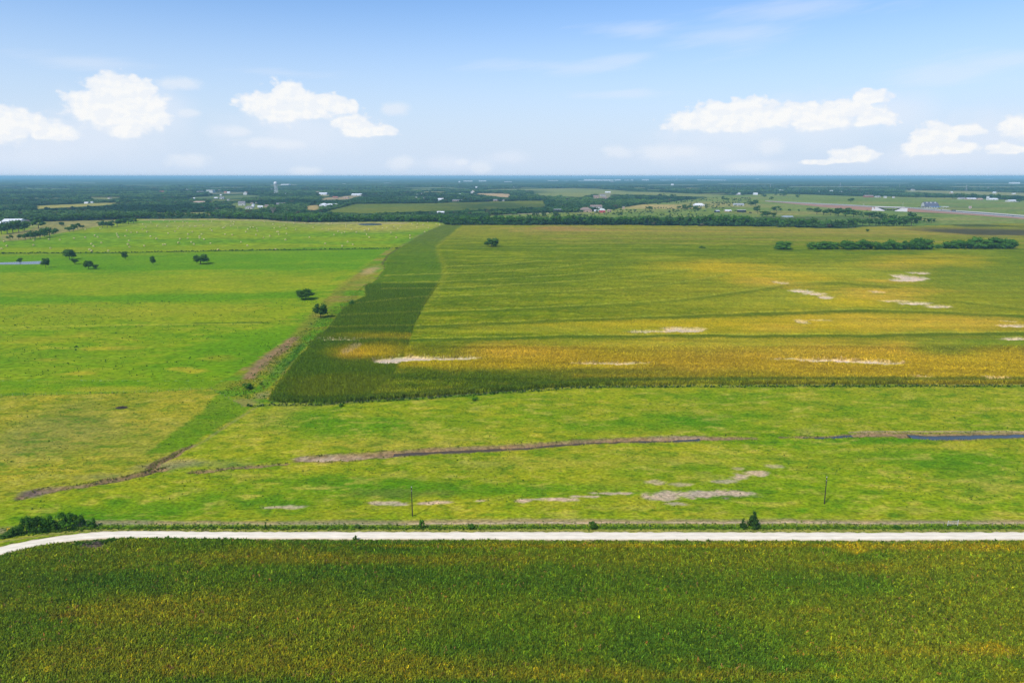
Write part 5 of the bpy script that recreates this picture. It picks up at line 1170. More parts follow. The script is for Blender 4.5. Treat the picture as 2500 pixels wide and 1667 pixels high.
# canopy of the far woods, one rough roof of crowns
def canopy():
    ys = spaced(7200, 44000, lambda v: v * 0.006); V = []; F = []; C = []; off = 0
    u = np.linspace(-0.84, 0.84, 620)
    X = (u[None, :] * ys[:, None]); Yg = np.repeat(ys[:, None], len(u), 1); X = X.ravel(); Yg = Yg.ravel()
    X = X + rng.uniform(-3, 3, X.size)
    oc, om = open_land(X, Yg); n = fbm(X, Yg, 900, 5, 921, 2.0)
    H = 9 + rng.uniform(-2.5, 2.5, X.size) + 8 * (fbm(X, Yg, 600, 3, 922, 2) - 0.5)
    H[om] = -1.0
    for kf in (1.06, 1.12): H[open_land(X * kf, Yg * kf)[1]] = 0.5
    C = np.empty((X.size, 3)); C[:] = (0.032, 0.068, 0.016); blend(C, sstep(n, 0.52, 0.66) * 0.7, (0.07, 0.10, 0.03)); blend(C, sstep(n, 0.45, 0.3) * 0.6, (0.018, 0.045, 0.013)); C *= np.exp(rng.normal(0, 0.15, X.size))[:, None]
    return mesh_np('far_woodland', np.stack([X, Yg, H], 1), grid_faces(len(u), len(ys)), C, False)
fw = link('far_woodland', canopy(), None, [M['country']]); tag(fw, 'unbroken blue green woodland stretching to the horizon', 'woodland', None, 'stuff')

# ---------------------------------------------------------------- hay bales
def bale_mesh():
    n = 18; prof = [(-0.78, 0.80), (-0.72, 0.95), (-0.3, 1.0), (0.3, 1.0), (0.72, 0.95), (0.78, 0.80)]; b = MB(); vs = []
    r = random.Random(2)
    for x_, q in prof:
        for i in range(n):
            t = 2 * math.pi * i / n; z = q * math.sin(t); k_ = 1 + r.uniform(-.02, .02); vs.append((x_ * 1.15, q * math.cos(t) * k_, max(z * k_, -0.9) + 0.88))
    fs = [(k_ * n + i, k_ * n + (i + 1) % n, (k_ + 1) * n + (i + 1) % n, (k_ + 1) * n + i) for k_ in range(len(prof) - 1) for i in range(n)] + [tuple(range(n - 1, -1, -1)), tuple(range((len(prof) - 1) * n, len(prof) * n))]
    return b.add(vs, fs).mesh('hay_bale')
BALE = bale_mesh(); BALE.materials.append(M['hay'])
B1 = [(47,797),(80,848),(18,882),(388,783),(384,837),(563,770),(690,777),(580,873),(850,760),(978,748),(980,658),(1147,651),(1090,728),(1122,744),(1165,811),(1050,826),(1076,850),(1028,890),(1055,906),(1243,904),(1343,706),(1350,727),(1362,746),(1458,670),(1505,692),(1576,692),(1440,733),(1483,788),(1470,828),(1487,860),(1643,596),(1636,658),(1675,627),(1690,684),(1730,737),(1796,762),(1657,848),(1872,834),(1898,832),(1735,575),(1806,617),(1920,624),(1946,567),(2008,572),(1932,703),(2010,679),(2040,650),(2057,628),(2103,571),(2107,615),(2152,580),(2180,623),(2235,622),(2249,619),(2275,556),(2334,608),(2210,684),(2160,711),(2157,759),(2069,768),(2049,810),(2197,802),(2226,826),(2315,711),(2290,738),(2293,756),(2343,772),(1880,556)]
B2 = [(67,818),(80,567),(63,652),(82,671),(235,620),(205,640),(222,638),(300,614),(305,568),(337,571),(330,597),(377,637),(235,714),(316,720),(416,802),(489,843),(153,893),(475,685),(495,653),(523,634),(557,632),(597,647),(605,674),(589,717),(673,752),(748,733),(684,570),(784,598),(797,641),(862,630),(912,609),(937,646),(828,684),(845,684),(850,714),(938,706),(928,776),(812,886),(1025,588),(1044,656),(1152,589),(1207,586),(1246,632),(1203,749),(1352,650),(1423,660),(1485,718),(1531,680),(1573,697),(1605,690),(1620,627),(1620,603),(1458,590),(1420,600),(1685,656),(1741,689),(1640,800),(1700,831),(1578,849),(1384,820),(1836,667),(1885,650),(1885,660),(1890,748),(1858,715),(1950,650),(2040,645),(2093,636),(2137,695),(2171,622),(2217,648),(2200,750),(2246,625),(1753,577)]
B3 = [(26,593),(90,592),(156,603),(85,633),(217,637),(207,574),(307,594),(348,601),(173,685),(5,727),(5,757)]
SPECIAL = {(2, 812, 886): 'round bale on the meadow fence line, rightmost there', (2, 153, 893): 'round bale on the meadow fence line, left of centre', (1, 1243, 904): 'round bale just above the fence line right of the tall round tree', (1, 18, 882): 'lowest round bale at the left edge of the hay meadow', (3, 173, 685): 'round bale nearest the upper left edge of the corn field', (2, 1753, 577): 'round bale at the left tip of the far meadow pond',
           (1, 580, 873): 'round bale alone above the pasture tree pair on the left', (1, 980, 658): 'round bale beside the smallest round tree at the meadow edge', (1, 1147, 651): 'round bale left below the long dark clump', (2, 1203, 749): 'round bale alone in the middle of the right half of the meadow', (1, 1028, 890): 'left bale of a close pair low in the meadow', (1, 1055, 906): 'right bale of a close pair low in the meadow',
           (1, 1872, 834): 'left bale of two side by side in mid meadow', (1, 1898, 832): 'right bale of two side by side in mid meadow'}
for ci, (x0, L) in enumerate(((0, B1), (500, B2), (1000, B3))):
    for (u, v) in L:
        px, py = x0 + u / 4.704, 420 + (v + 9) / 4.704
        x, y = at(px, py); o = link('hay_bale', BALE); k_ = tr.uniform(1.15, 1.3); o.scale = (k_, k_, k_); o.location = (x, y, gz1(x, y)); o.rotation_euler = (0, 0, tr.uniform(-0.5, 0.5) + (1.57 if tr.random() < 0.35 else 0))
        lb = SPECIAL.get((ci + 1, u, v))
        if not lb: lb = 'pale round hay bale lying in the ' + ('front ' if py > 585 else 'middle ' if py > 562 else 'back ') + ('left' if px < 330 else 'centre' if px < 680 else 'right') + ' of the hay meadow'
        tag(o, lb, 'hay bale', 'round bales scattered over the hay meadow')

# ---------------------------------------------------------------- fences, gate, poles, sign
def fence(line, spacing, h, label, strands=4, post_r=0.06, skip=()):
    a = np.array(line, float); x, y = at(a[:, 0], a[:, 1]); o = np.argsort(x); x = x[o]; y = y[o]
    root = empty('wire_fence', (float(x[0]), float(y[0]), 0)); bx0, by0 = float(x[0]), float(y[0])
    L = np.concatenate([[0], np.cumsum(np.hypot(np.diff(x), np.diff(y)))]); q = np.arange(0, L[-1], spacing); xs = np.interp(q, L, x); ys = np.interp(q, L, y); zs = gz(xs, ys)
    pm = [MB().tube((0, 0, -0.3), (0, 0, h + dh), post_r, post_r * 0.85, 6).mesh('post') for dh in (0, 0.08, -0.06)]
    for m_ in pm: m_.materials.append(M['post'])
    for i in range(len(q)):
        if any(s0 < xs[i] < s1 for s0, s1 in skip): continue
        p = link('post', pm[i % 3], root); p.location = (xs[i] - bx0, ys[i] - by0, zs[i]); p.rotation_euler = (tr.uniform(-.04, .04), tr.uniform(-.04, .04), 0)
    for k_ in range(strands):
        z = h * (0.25 + 0.7 * k_ / (strands - 1)); b = MB()
        for i in range(len(q) - 1):
            if any(s0 - spacing < xs[i] < s1 for s0, s1 in skip):
                if b.v: b.build('wire', M['wire'], root); b = MB()
                continue
            base = len(b.v)
            if base == 0:
                for e_ in range(3): b.v.append((xs[i] - bx0, ys[i] - by0 + 0.008 * math.cos(2.1 * e_), zs[i] + z + 0.008 * math.sin(2.1 * e_)))
                base = 3
            for e_ in range(3): b.v.append((xs[i + 1] - bx0, ys[i + 1] - by0 + 0.008 * math.cos(2.1 * e_), zs[i + 1] + z + 0.008 * math.sin(2.1 * e_)))
            for e_ in range(3): b.f.append([base - 3 + e_, base - 3 + (e_ + 1) % 3, base + (e_ + 1) % 3, base + e_]); b.m.append(0)
        b.build('wire', M['wire'], root)
    return tag(root, label, 'fence')
gx0, gy0 = at(2313, 1284); gx1, gy1 = at(2337.5, 1282.5)
fence([(-250, 1312), (-60, 1300), (0, 1294), (220, 1285), (1000, 1286), (1500, 1284.5), (2200, 1285), (2313, 1284), (2700, 1284)], 3.6, 1.25, 'wire fence with slim weathered posts along the far side of the gravel road', skip=((float(gx0), float(gx1)),))
fence([(590, 994), (640, 993), (780, 990), (1000, 976), (1250, 958.5), (1400, 948), (1600, 944.5), (2000, 943.5), (2700, 942.5)], 4.6, 1.3, 'wire fence along the near edge of the corn field')
fence([(-300, 973), (0, 967), (260, 961.5), (515, 950), (590, 990)], 5.0, 1.2, 'wire fence between the left paddock and the brighter pasture above it', 3)
root = empty('farm_gate', (float(gx0), float(gy0), gz1(gx0, gy0)), math.atan2(float(gy1 - gy0), float(gx1 - gx0))); Lg = math.hypot(float(gx1 - gx0), float(gy1 - gy0))
for px_ in (0.0, Lg):
    MB().tube((px_, 0, -0.3), (px_ + 0.06, 0, 1.75), 0.09, 0.08, 8).build('gate_post', M['polepale'], root)
for z in (0.35, 0.65, 0.95, 1.25, 1.5): MB().tube((0.12, 0, z), (Lg - 0.12, 0, z), 0.03, None, 6).build('rail', M['steel'], root)
for px_ in (0.14, Lg * 0.5, Lg - 0.14): MB().tube((px_, 0.01, 0.33), (px_, 0.01, 1.52), 0.025, None, 6).build('upright', M['steel'], root)
tag(root, 'grey pipe farm gate with pale posts in the roadside fence', 'gate')

def utility_pole(px, py, h, lean, label):
    x, y = at(px, py); root = empty('utility_pole', (x, y, gz1(x, y))); root.rotation_euler = (0, lean, 0)
    b = MB(); b.tube((0, 0, -0.5), (0, 0, h * 0.5), 0.17, 0.145, 10).tube((0, 0, h * 0.5), (0, 0, h * 0.86), 0.145, 0.12, 10); b.build('shaft', M['polewood'], root)
    MB().tube((0, 0, h * 0.86), (0, 0, h * 0.875), 0.135, None, 10).build('band', M['polepale'], root)
    MB().tube((0, 0, h * 0.875), (0, 0, h - 0.25), 0.12, 0.11, 10).build('top_section', M['polewood'], root)
    MB().lathe((0, 0, h - 0.25), [(0.13, 0), (0.13, 0.1), (0.06, 0.16), (0.09, 0.2), (0.09, 0.26), (0.05, 0.34)], 10).build('insulator', M['polepale'], root)
    MB().tube((0.11, -0.05, 2.0), (0.115, -0.05, h * 0.86), 0.012, None, 4).build('ground_wire', M['wire'], root)
    return tag(root, label, 'utility pole', 'utility poles in the pasture')
utility_pole(1007, 1259, 9.7, 0.0, 'dark bare utility pole left of centre, above the gravel road')
utility_pole(2012.5, 1229, 9.3, -0.02, 'dark utility pole at the right of the pasture, casting a short shadow')

# chevron sign on the road bend
x, y = at(20, 1303); root = empty('chevron_sign', (x, y, gz1(x, y)), 0.25)
MB().box((0, 0.05, 0.75), (0.07, 0.05, 1.9)).build('post', M['polewood'], root)
bd = MB(); bd.box((0, 0, 1.35), (0.80, 0.03, 1.05)); pb = bd.build('board', M['yellow'], root); pb.rotation_euler = (0, 0.18, 0)
ch = MB()
for sgn in (1, -1):
    pts = [(-0.24, 0.40 * sgn), (-0.02, 0.40 * sgn), (0.26, 0.0), (0.04, 0.0)]
    vs = [(p, -0.022, 1.35 + q) for p, q in pts] + [(p, -0.016, 1.35 + q) for p, q in pts]
    ch.add(vs, [(0, 1, 2, 3), (7, 6, 5, 4), (0, 4, 5, 1), (1, 5, 6, 2), (2, 6, 7, 3), (3, 7, 4, 0)])
ch.build('arrow', M['black'], pb)
tag(root, 'yellow chevron sign with a black arrow leaning beside the road bend', 'road sign')

# ---------------------------------------------------------------- buildings
CLEAR = []
def building(name, px0, px1, pyb, pyt, label, wall='whitewall', roof='white', style='gable', deep=None, rz=0.0, cat='house', wins=None, door=True, roof_share=0.45, chimney=False, annex=None):
    pc = (px0 + px1) / 2; x, y = at(pc, pyb); x = float(x); y = float(y); m = mpp(pyb)[0]; W = (px1 - px0) * m; D = deep or min(max(W * 0.6, 8), 40)
    H = max(height_px(pyb, pyt) - D * ALT / y * 0.5, 3.2); y += D / 2
    root = empty(name, (x, y, 0), rz); hw = H * (1 - roof_share) if style != 'flat' else H - 0.4; b = MB(); b.box((0, 0, hw / 2), (W, D, hw)); CLEAR.append((x, y, max(W, D) / 2))
    if style == 'gable':
        b.add([(-W / 2, -D / 2, hw), (-W / 2, D / 2, hw), (-W / 2, 0, H - 0.15), (W / 2, -D / 2, hw), (W / 2, D / 2, hw), (W / 2, 0, H - 0.15)], [(0, 2, 1), (3, 4, 5), (0, 3, 5, 2), (1, 2, 5, 4)])
    b.build('wall', M[wall], root); r_ = MB(); o = 0.5; t_ = 0.25
    if style == 'gable':
        for s in (-1, 1):
            n0 = [(-W / 2 - o, s * (D / 2 + o), hw - 0.3), (W / 2 + o, s * (D / 2 + o), hw - 0.3), (W / 2 + o, 0, H), (-W / 2 - o, 0, H)]
            r_.add(n0 + [(p[0], p[1], p[2] + t_) for p in n0], [(0, 1, 2, 3), (7, 6, 5, 4), (0, 4, 5, 1), (1, 5, 6, 2), (2, 6, 7, 3), (3, 7, 4, 0)])
    elif style == 'front':   # gable faces the viewer
        b2 = MB(); b2.add([(-W / 2, -D / 2, hw + .01), (W / 2, -D / 2, hw + .01), (0, -D / 2, H - .1), (-W / 2, D / 2, hw + .01), (W / 2, D / 2, hw + .01), (0, D / 2, H - .1)], [(0, 1, 2), (3, 5, 4), (0, 2, 5, 3), (1, 4, 5, 2)]); b2.build('gable', M[wall], root)
        for s in (-1, 1):
            n0 = [(s * (W / 2 + o), -D / 2 - o, hw - 0.3), (s * (W / 2 + o), D / 2 + o, hw - 0.3), (0, D / 2 + o, H), (0, -D / 2 - o, H)]
            r_.add(n0 + [(p[0], p[1], p[2] + t_) for p in n0], [(0, 1, 2, 3), (7, 6, 5, 4), (0, 4, 5, 1), (1, 5, 6, 2), (2, 6, 7, 3), (3, 7, 4, 0)])
    elif style == 'hip':
        q = max(W / 2 - D / 2, W * 0.12); vs = [(-W / 2 - o, -D / 2 - o, hw), (W / 2 + o, -D / 2 - o, hw), (W / 2 + o, D / 2 + o, hw), (-W / 2 - o, D / 2 + o, hw), (-q, 0, H), (q, 0, H)]
        r_.add(vs, [(0, 1, 5, 4), (1, 2, 5), (2, 3, 4, 5), (3, 0, 4), (3, 2, 1, 0)])
    elif style == 'arch':
        n = 10; vs = []
        for yy in (-D / 2 - o, D / 2 + o):
            for i in range(n + 1):
                t = math.pi * i / n; vs.append(((W / 2 + .3) * math.cos(t), yy, hw + (H - hw) * math.sin(t)))
        r_.add(vs, [(i, i + 1, n + 2 + i, n + 1 + i) for i in range(n)] + [tuple(range(n + 1)), tuple(range(2 * n + 1, n, -1))])
    else:
        r_.box((0, 0, H - 0.2), (W + 0.8, D + 0.8, 0.4))
    rf = r_.build('roof', M[roof], root)
    if chimney: MB().box((W * 0.2, 0.5, H), (1.2, 1.2, 2.4)).build('chimney', M['brick'], rf)
    if (px1 - px0) > 9:
        nw = wins if wins is not None else max(2, int(W / 7))
        for i in range(nw):
            wx = -W / 2 + W * (i + 0.5) / nw
            if door and i == nw // 2: MB().box((wx, -D / 2 - 0.04, min(1.5, hw * .35)), (min(3.4, W / nw * .5), 0.1, min(3.0, hw * 0.7))).build('door', M['dark'], root)
            else: MB().box((wx, -D / 2 - 0.04, hw * 0.58), (min(2.2, W / nw * 0.45), 0.1, min(1.8, hw * 0.35))).build('window', M['glass'], root)
    return tag(root, label, cat)
B_ = building
B_('barn', 4, 46, 546, 534.5, 'long white metal barn behind the tree clump at the left edge', 'white', 'white', 'gable', 26, 0.1, 'barn', 5)
B_('shed', -12, 5, 551, 541, 'white shed cut by the left picture edge beside the long barn', 'whitewall', 'white', 'gable', 12, 0, 'shed')
B_('house', 48, 57, 546, 539, 'grey roofed house just right of the long white barn', 'whitewall', 'greyroof', 'front', 12); B_('house', 59, 65, 543, 537, 'small pinkish house with dark roof right of the barn', 'tan', 'brownroof', 'front', 10)
B_('shed', 65, 75, 546, 541.5, 'low white shed right of the pinkish house', 'whitewall', 'white', 'gable', 9, -0.3, 'shed'); B_('shed', 77, 85, 546, 541.5, 'low pale shed beside the big dark tree', 'whitewall', 'white', 'gable', 8, 0.1, 'shed')
B_('house', 96, 108, 499, 494.5, 'white house at the left end of the small far clearing', 'whitewall', 'white', 'gable', 14); B_('house', 133, 140, 497.5, 494, 'small white house midway along the small far clearing', 'whitewall', 'white', 'gable', 12); B_('shed', 205, 214, 497.5, 493.5, 'white shed at the right end of the small far clearing', 'whitewall', 'white', 'gable', 12, 0, 'shed'); B_('tank', 221, 227, 496, 492, 'bright white block by the shed in the small far clearing', 'white', 'white', 'flat', 10, 0, 'shed')
B_('house', 62, 70, 503, 499, 'tan house hidden in trees left of the small far clearing', 'tan', 'brownroof', 'gable', 12); B_('house', 37, 40, 478, 475.5, 'tiny white house lone in the far left woods', 'whitewall', 'white', 'gable', 12)
B_('house', 389, 400, 472, 466.5, 'red roofed house lone in the woods left of the town', 'tan', 'brick', 'gable', 14); B_('house', 470, 502, 497.5, 491, 'cream house with wide roof at the left end of the town', 'whitewall', 'tan', 'hip', 20)
B_('school', 504, 519.5, 471, 463.8, 'large white building on the far left of the town', 'whitewall', 'white', 'flat', 40, 0, 'building'); B_('house', 480, 497, 472, 467, 'low white house beside the large white building', 'whitewall', 'greyroof', 'gable', 20)
B_('house', 513, 526, 496.5, 492, 'white house with red roof in the lower left of the town', 'whitewall', 'brick', 'gable', 14); B_('house', 547, 553, 472.5, 467.5, 'small red roofed house in the upper left of the town', 'tan', 'brick', 'gable', 12); B_('house', 554, 561, 472.5, 468.5, 'small white house right of the red roofed one', 'whitewall', 'white', 'gable', 12)
B_('house', 536, 546, 486, 480.5, 'grey white house in trees in the middle of the town', 'whitewall', 'greyroof', 'gable', 14); B_('church', 594, 603, 476, 467.5, 'white fronted building with orange roof left of the water tower', 'whitewall', 'tan', 'front', 22, 0, 'church')
B_('house', 581, 597, 502, 491.5, 'two storey white house with grey roof in the town front', 'whitewall', 'greyroof', 'gable', 14, 0.2, 'house', 4); B_('house', 598, 616, 510, 503, 'long white bungalow nearest the wood in the town front', 'whitewall', 'greyroof', 'hip', 14, 0, 'house', 4); B_('house', 614, 620, 505, 497.5, 'narrow bright white house right of the two storey one', 'white', 'white', 'front', 10); B_('house', 628, 640, 508, 502.5, 'white house with pointed roof left of the dead tree', 'whitewall', 'white', 'gable', 12, 0.3)
B_('house', 646, 661, 506, 500, 'pinkish house directly behind the dead tree', 'tan', 'brownroof', 'gable', 12); B_('house', 674, 689, 503, 495.5, 'grey white house right of the dead tree', 'whitewall', 'greyroof', 'gable', 14, 0.25); B_('house', 692, 701, 500, 495, 'tan house at the right end of the town front', 'tan', 'tan', 'gable', 12)
B_('house', 694, 699, 476, 472.5, 'tiny bright white house right below the water tower', 'white', 'white', 'gable', 14); B_('shed', 521, 524, 519, 516.5, 'tiny white shed in the light gap of the wood', 'white', 'white', 'gable', 8, 0, 'shed')
B_('warehouse', 778, 797, 476, 470.5, 'long white metal building in trees right of the water tower', 'white', 'white', 'gable', 40, 0, 'warehouse', 3); B_('house', 780, 798, 504, 496.2, 'white hip roofed house above the field corner', 'white', 'white', 'hip', 24, 0, 'house', 3); B_('barn', 799, 826, 504, 497.5, 'long low white barn right of the hip roofed house', 'white', 'white', 'gable', 20, 0.25, 'barn', 3)
B_('house', 858, 882, 478.5, 473, 'row of white buildings on the tan clearing ridge', 'whitewall', 'white', 'gable', 30, 0, 'house', 3); B_('house', 884, 890, 476, 472.5, 'small white house at the end of the tan clearing ridge', 'white', 'white', 'gable', 16); B_('house', 812, 824, 485, 480, 'red roofed house on the tan clearing', 'tan', 'brick', 'gable', 18); B_('house', 836, 850, 485, 481, 'low pale house on the tan clearing', 'tan', 'tan', 'gable', 18)
B_('barn', 1069, 1083, 491, 484.3, 'white barn alone in the dark woods above the far field', 'white', 'white', 'gable', 24, 0, 'barn', 2); B_('barn', 1067, 1084, 521, 516, 'white roofed barn in trees behind the hay meadow end', 'whitewall', 'white', 'gable', 16, 0, 'barn', 3); B_('house', 1204, 1217, 491.5, 486.8, 'tan house beyond the far field', 'tan', 'greyroof', 'gable', 16); B_('house', 1225, 1231, 491.5, 487, 'small grey white house right of the tan house', 'whitewall', 'greyroof', 'gable', 12)
B_('house', 1011, 1018, 485, 481.5, 'white cottage left of the lone barn in dark woods', 'whitewall', 'white', 'gable', 14); B_('house', 1033, 1047, 484.5, 481.5, 'pale long cottage left of the lone barn in dark woods', 'whitewall', 'greyroof', 'gable', 16); B_('house', 1104, 1128, 492, 487.5, 'pale farm buildings right of the lone barn in dark woods', 'tan', 'greyroof', 'gable', 18, 0.1)
B_('house', 1149, 1159, 473.5, 464.5, 'red and white house at the left end of the far tan field', 'whitewall', 'red', 'front', 20)
B_('shed', 1352, 1370, 518.5, 511, 'dark open shed with a white roof in the far meadow', 'dark', 'white', 'flat', 10, 0.05, 'shed', 1, False)
B_('house', 1415, 1445, 518, 506, 'tan brick house with a broad brown hip roof in the far meadow', 'tan', 'brownroof', 'hip', 22, 0, 'house', 4, True, 0.5, True); B_('house', 1439, 1470, 509, 500.5, 'long white house with pinkish roof behind the brick house', 'whitewall', 'brownroof', 'gable', 18, 0.05, 'house', 4)
B_('barn', 1464.5, 1477.5, 519.5, 509, 'red fronted barn with a white arched roof in the far meadow', 'red', 'white', 'arch', 14, 0, 'barn', 2); B_('barn', 1483, 1492.5, 517.5, 511.2, 'small tan red barn with arched roof, right of the red barn', 'tan', 'tan', 'arch', 10, 0, 'barn'); B_('shed', 1451, 1461, 517, 512.5, 'small white sheds between brick house and red barn', 'whitewall', 'white', 'gable', 8, 0, 'shed')
B_('house', 1449, 1462, 484, 477, 'pink brick house with trees on the upper meadow', 'tan', 'brownroof', 'gable', 20); B_('house', 1466, 1478, 479.5, 475, 'grey roofed house on the upper meadow', 'whitewall', 'greyroof', 'gable', 20); B_('house', 1470, 1482, 485.5, 480.5, 'low brown house on the upper meadow', 'tan', 'brownroof', 'gable', 18); B_('house', 1478, 1491, 471.5, 468, 'far pale house topmost of the upper meadow', 'whitewall', 'white', 'gable', 24)
B_('house', 1694, 1720.5, 504, 496.3, 'white farmhouse with long pale roof on the slope', 'whitewall', 'white', 'hip', 18, 0, 'house', 5, True, 0.55); B_('barn', 1793, 1817, 502.5, 497, 'long low grey roofed barn right of the farmhouse', 'whitewall', 'steel', 'gable', 20, -0.1, 'barn', 3); B_('shed', 1747, 1757, 519, 513, 'grey shed with trees below the long low barn', 'dark', 'steel', 'gable', 12, 0.2, 'shed'); B_('house', 1771, 1786, 517.5, 512.5, 'pale roofed house right of the grey shed', 'tan', 'white', 'gable', 14)
B_('shed', 1802, 1821, 518.5, 512.5, 'open dark shed with a flat white roof', 'dark', 'white', 'flat', 12, 0, 'shed', 1, False); B_('silo', 1520, 1525, 511.5, 504.5, 'small tan tower in the scrub of the far meadow', 'tan', 'white', 'flat', 5, 0, 'silo')
B_('house', 1798, 1810, 476, 471, 'white building at the wood edge above the meadow', 'whitewall', 'white', 'gable', 24); B_('house', 1841, 1850, 476, 471, 'bright white house alone at the upper meadow edge', 'white', 'white', 'gable', 22); B_('house', 1903, 1912.5, 468.5, 464, 'bright white house in the woods above the upper meadow', 'white', 'white', 'gable', 26)
B_('house', 2112, 2133, 482, 476.5, 'brown house on the wood edge behind the overpass', 'brick', 'brownroof', 'gable', 22); B_('house', 2140, 2150, 482.5, 478, 'grey roofed house on the wood edge behind the overpass', 'whitewall', 'greyroof', 'gable', 20); B_('silo', 2160, 2165, 484, 479, 'pale block on the wood edge behind the overpass', 'whitewall', 'white', 'flat', 12, 0, 'silo'); B_('shed', 2181, 2185, 483.5, 480, 'tiny yellow white shed on the wood edge', 'white', 'tan', 'gable', 12, 0, 'shed')
B_('house', 2344, 2358, 487, 482, 'white grey house left of the row at the right edge', 'whitewall', 'greyroof', 'gable', 20); B_('barn', 2362, 2385, 488, 483.5, 'long white roofed barn in the row at the right edge', 'tan', 'white', 'gable', 20, 0, 'barn', 3); B_('house', 2389, 2400, 489, 484, 'pink brick house in the row at the right edge', 'tan', 'tan', 'gable', 18); B_('silo', 2411, 2414.5, 488, 479.5, 'tall white silo in the row at the right edge', 'white', 'white', 'flat', 10, 0, 'silo'); B_('barn', 2416, 2437, 489, 484, 'long white barn right of the tall silo', 'whitewall', 'white', 'gable', 22, 0, 'barn', 3); B_('barn', 2462, 2487, 493, 488, 'pale barn nearest the right picture edge', 'whitewall', 'white', 'gable', 22, 0.2, 'barn', 3)
B_('house', 2027, 2034, 469, 465, 'pale house in the woods left of the first pylon', 'tan', 'white', 'gable', 24); B_('house', 2052, 2060, 471, 467.5, 'white house in the woods under the first pylon', 'white', 'white', 'gable', 24); B_('house', 2094, 2104, 474.5, 471.5, 'white roofs in the woods above the overpass', 'white', 'white', 'gable', 26)
# white industrial halls close to the horizon
for i, (a, b_, pb, pt, lb) in enumerate(((1132, 1153, 445, 441.3, 'white hall, left of the first pair near the horizon'), (1169, 1187, 444.5, 441, 'white hall, right of the first pair near the horizon'), (1231, 1250, 446.3, 443.5, 'low white works right of the dark mast on the horizon'), (1337, 1363, 443.5, 440.6, 'thin long white hall near the horizon centre'), (1376, 1388, 443.6, 441.8, 'small white hall right of the thin long one'), (1412, 1425, 443.6, 441.5, 'low white hall left of the largest halls'), (1426, 1455, 443, 437.8, 'largest white hall on the horizon, left part'), (1456, 1497, 443, 438.6, 'long white hall touching the largest hall'), (1501, 1515, 442.3, 437.8, 'tall white hall right of the long one'), (1525, 1536, 442.3, 439.6, 'low pale hall between taller ones'), (1541, 1546, 442, 438.6, 'narrow pale hall on the horizon'), (1568, 1584, 442, 438, 'white hall with flat top right of the narrow one'), (1612, 1640, 441.8, 439.6, 'pale low halls in a line on the horizon'), (1642, 1672, 441.8, 439.8, 'long pale halls below the far water tower'), (1704, 1728, 441.6, 438.8, 'pale hall in the last line, left'), (1730, 1772, 441.8, 439.4, 'very long pale hall at the end of the line'), (1846, 1852, 438.6, 436.4, 'tiny white hall lone near the horizon right'), (2178, 2200, 439, 437.2, 'thin white hall on the right horizon, first'), (2285, 2315, 438.6, 436.8, 'thin white hall on the right horizon, second'), (2405, 2425, 438.6, 437, 'thin white hall on the right horizon, third'), (2226, 2240, 455.5, 453, 'white roofs in the far right woods'), (2470, 2490, 448.6, 445, 'white roofs at the right end of the pale strip'), (686, 706, 452, 449.6, 'white hall just right of the water tower tank'), (836, 842, 451.2, 448.8, 'tiny white hall in the woods right of the tower'), (937, 952, 449, 446.8, 'pale low hall below the far clearing'))):
    B_('warehouse', a, b_, pb, pt, lb, 'white', 'white', 'flat', 60, 0, 'warehouse', 2, False)

# scattered cottages half hidden in the woods
hr = random.Random(77)
for zone, n_, x0_, x1_, y0_, y1_ in (('left end of the town trees', 8, 430, 560, 464, 492), ('middle of the town trees', 8, 560, 700, 464, 500), ('right end of the town trees', 6, 705, 880, 468, 496), ('woods above the far field', 5, 900, 1140, 474, 492), ('woods above the overpass', 6, 1960, 2240, 462, 475), ('right edge woods', 6, 2260, 2490, 462, 484), ('far left woods', 4, 20, 400, 458, 486), ('far centre woods', 5, 1100, 1700, 447, 462)):
    for i in range(n_):
        yy = hr.uniform(y0_, y1_); xx = hr.uniform(x0_, x1_); wd = hr.uniform(3.5, 9)
        o = B_('cottage', xx - wd / 2, xx + wd / 2, yy, yy - hr.uniform(2.8, 4.6), 'small pale cottage half hidden in the ' + zone, hr.choice(('whitewall', 'whitewall', 'tan')), hr.choice(('white', 'greyroof', 'white', 'brownroof')), hr.choice(('gable', 'gable', 'front', 'hip')), hr.uniform(8, 16), hr.uniform(-.4, .4))
        o['group'] = 'small cottages among the far trees'
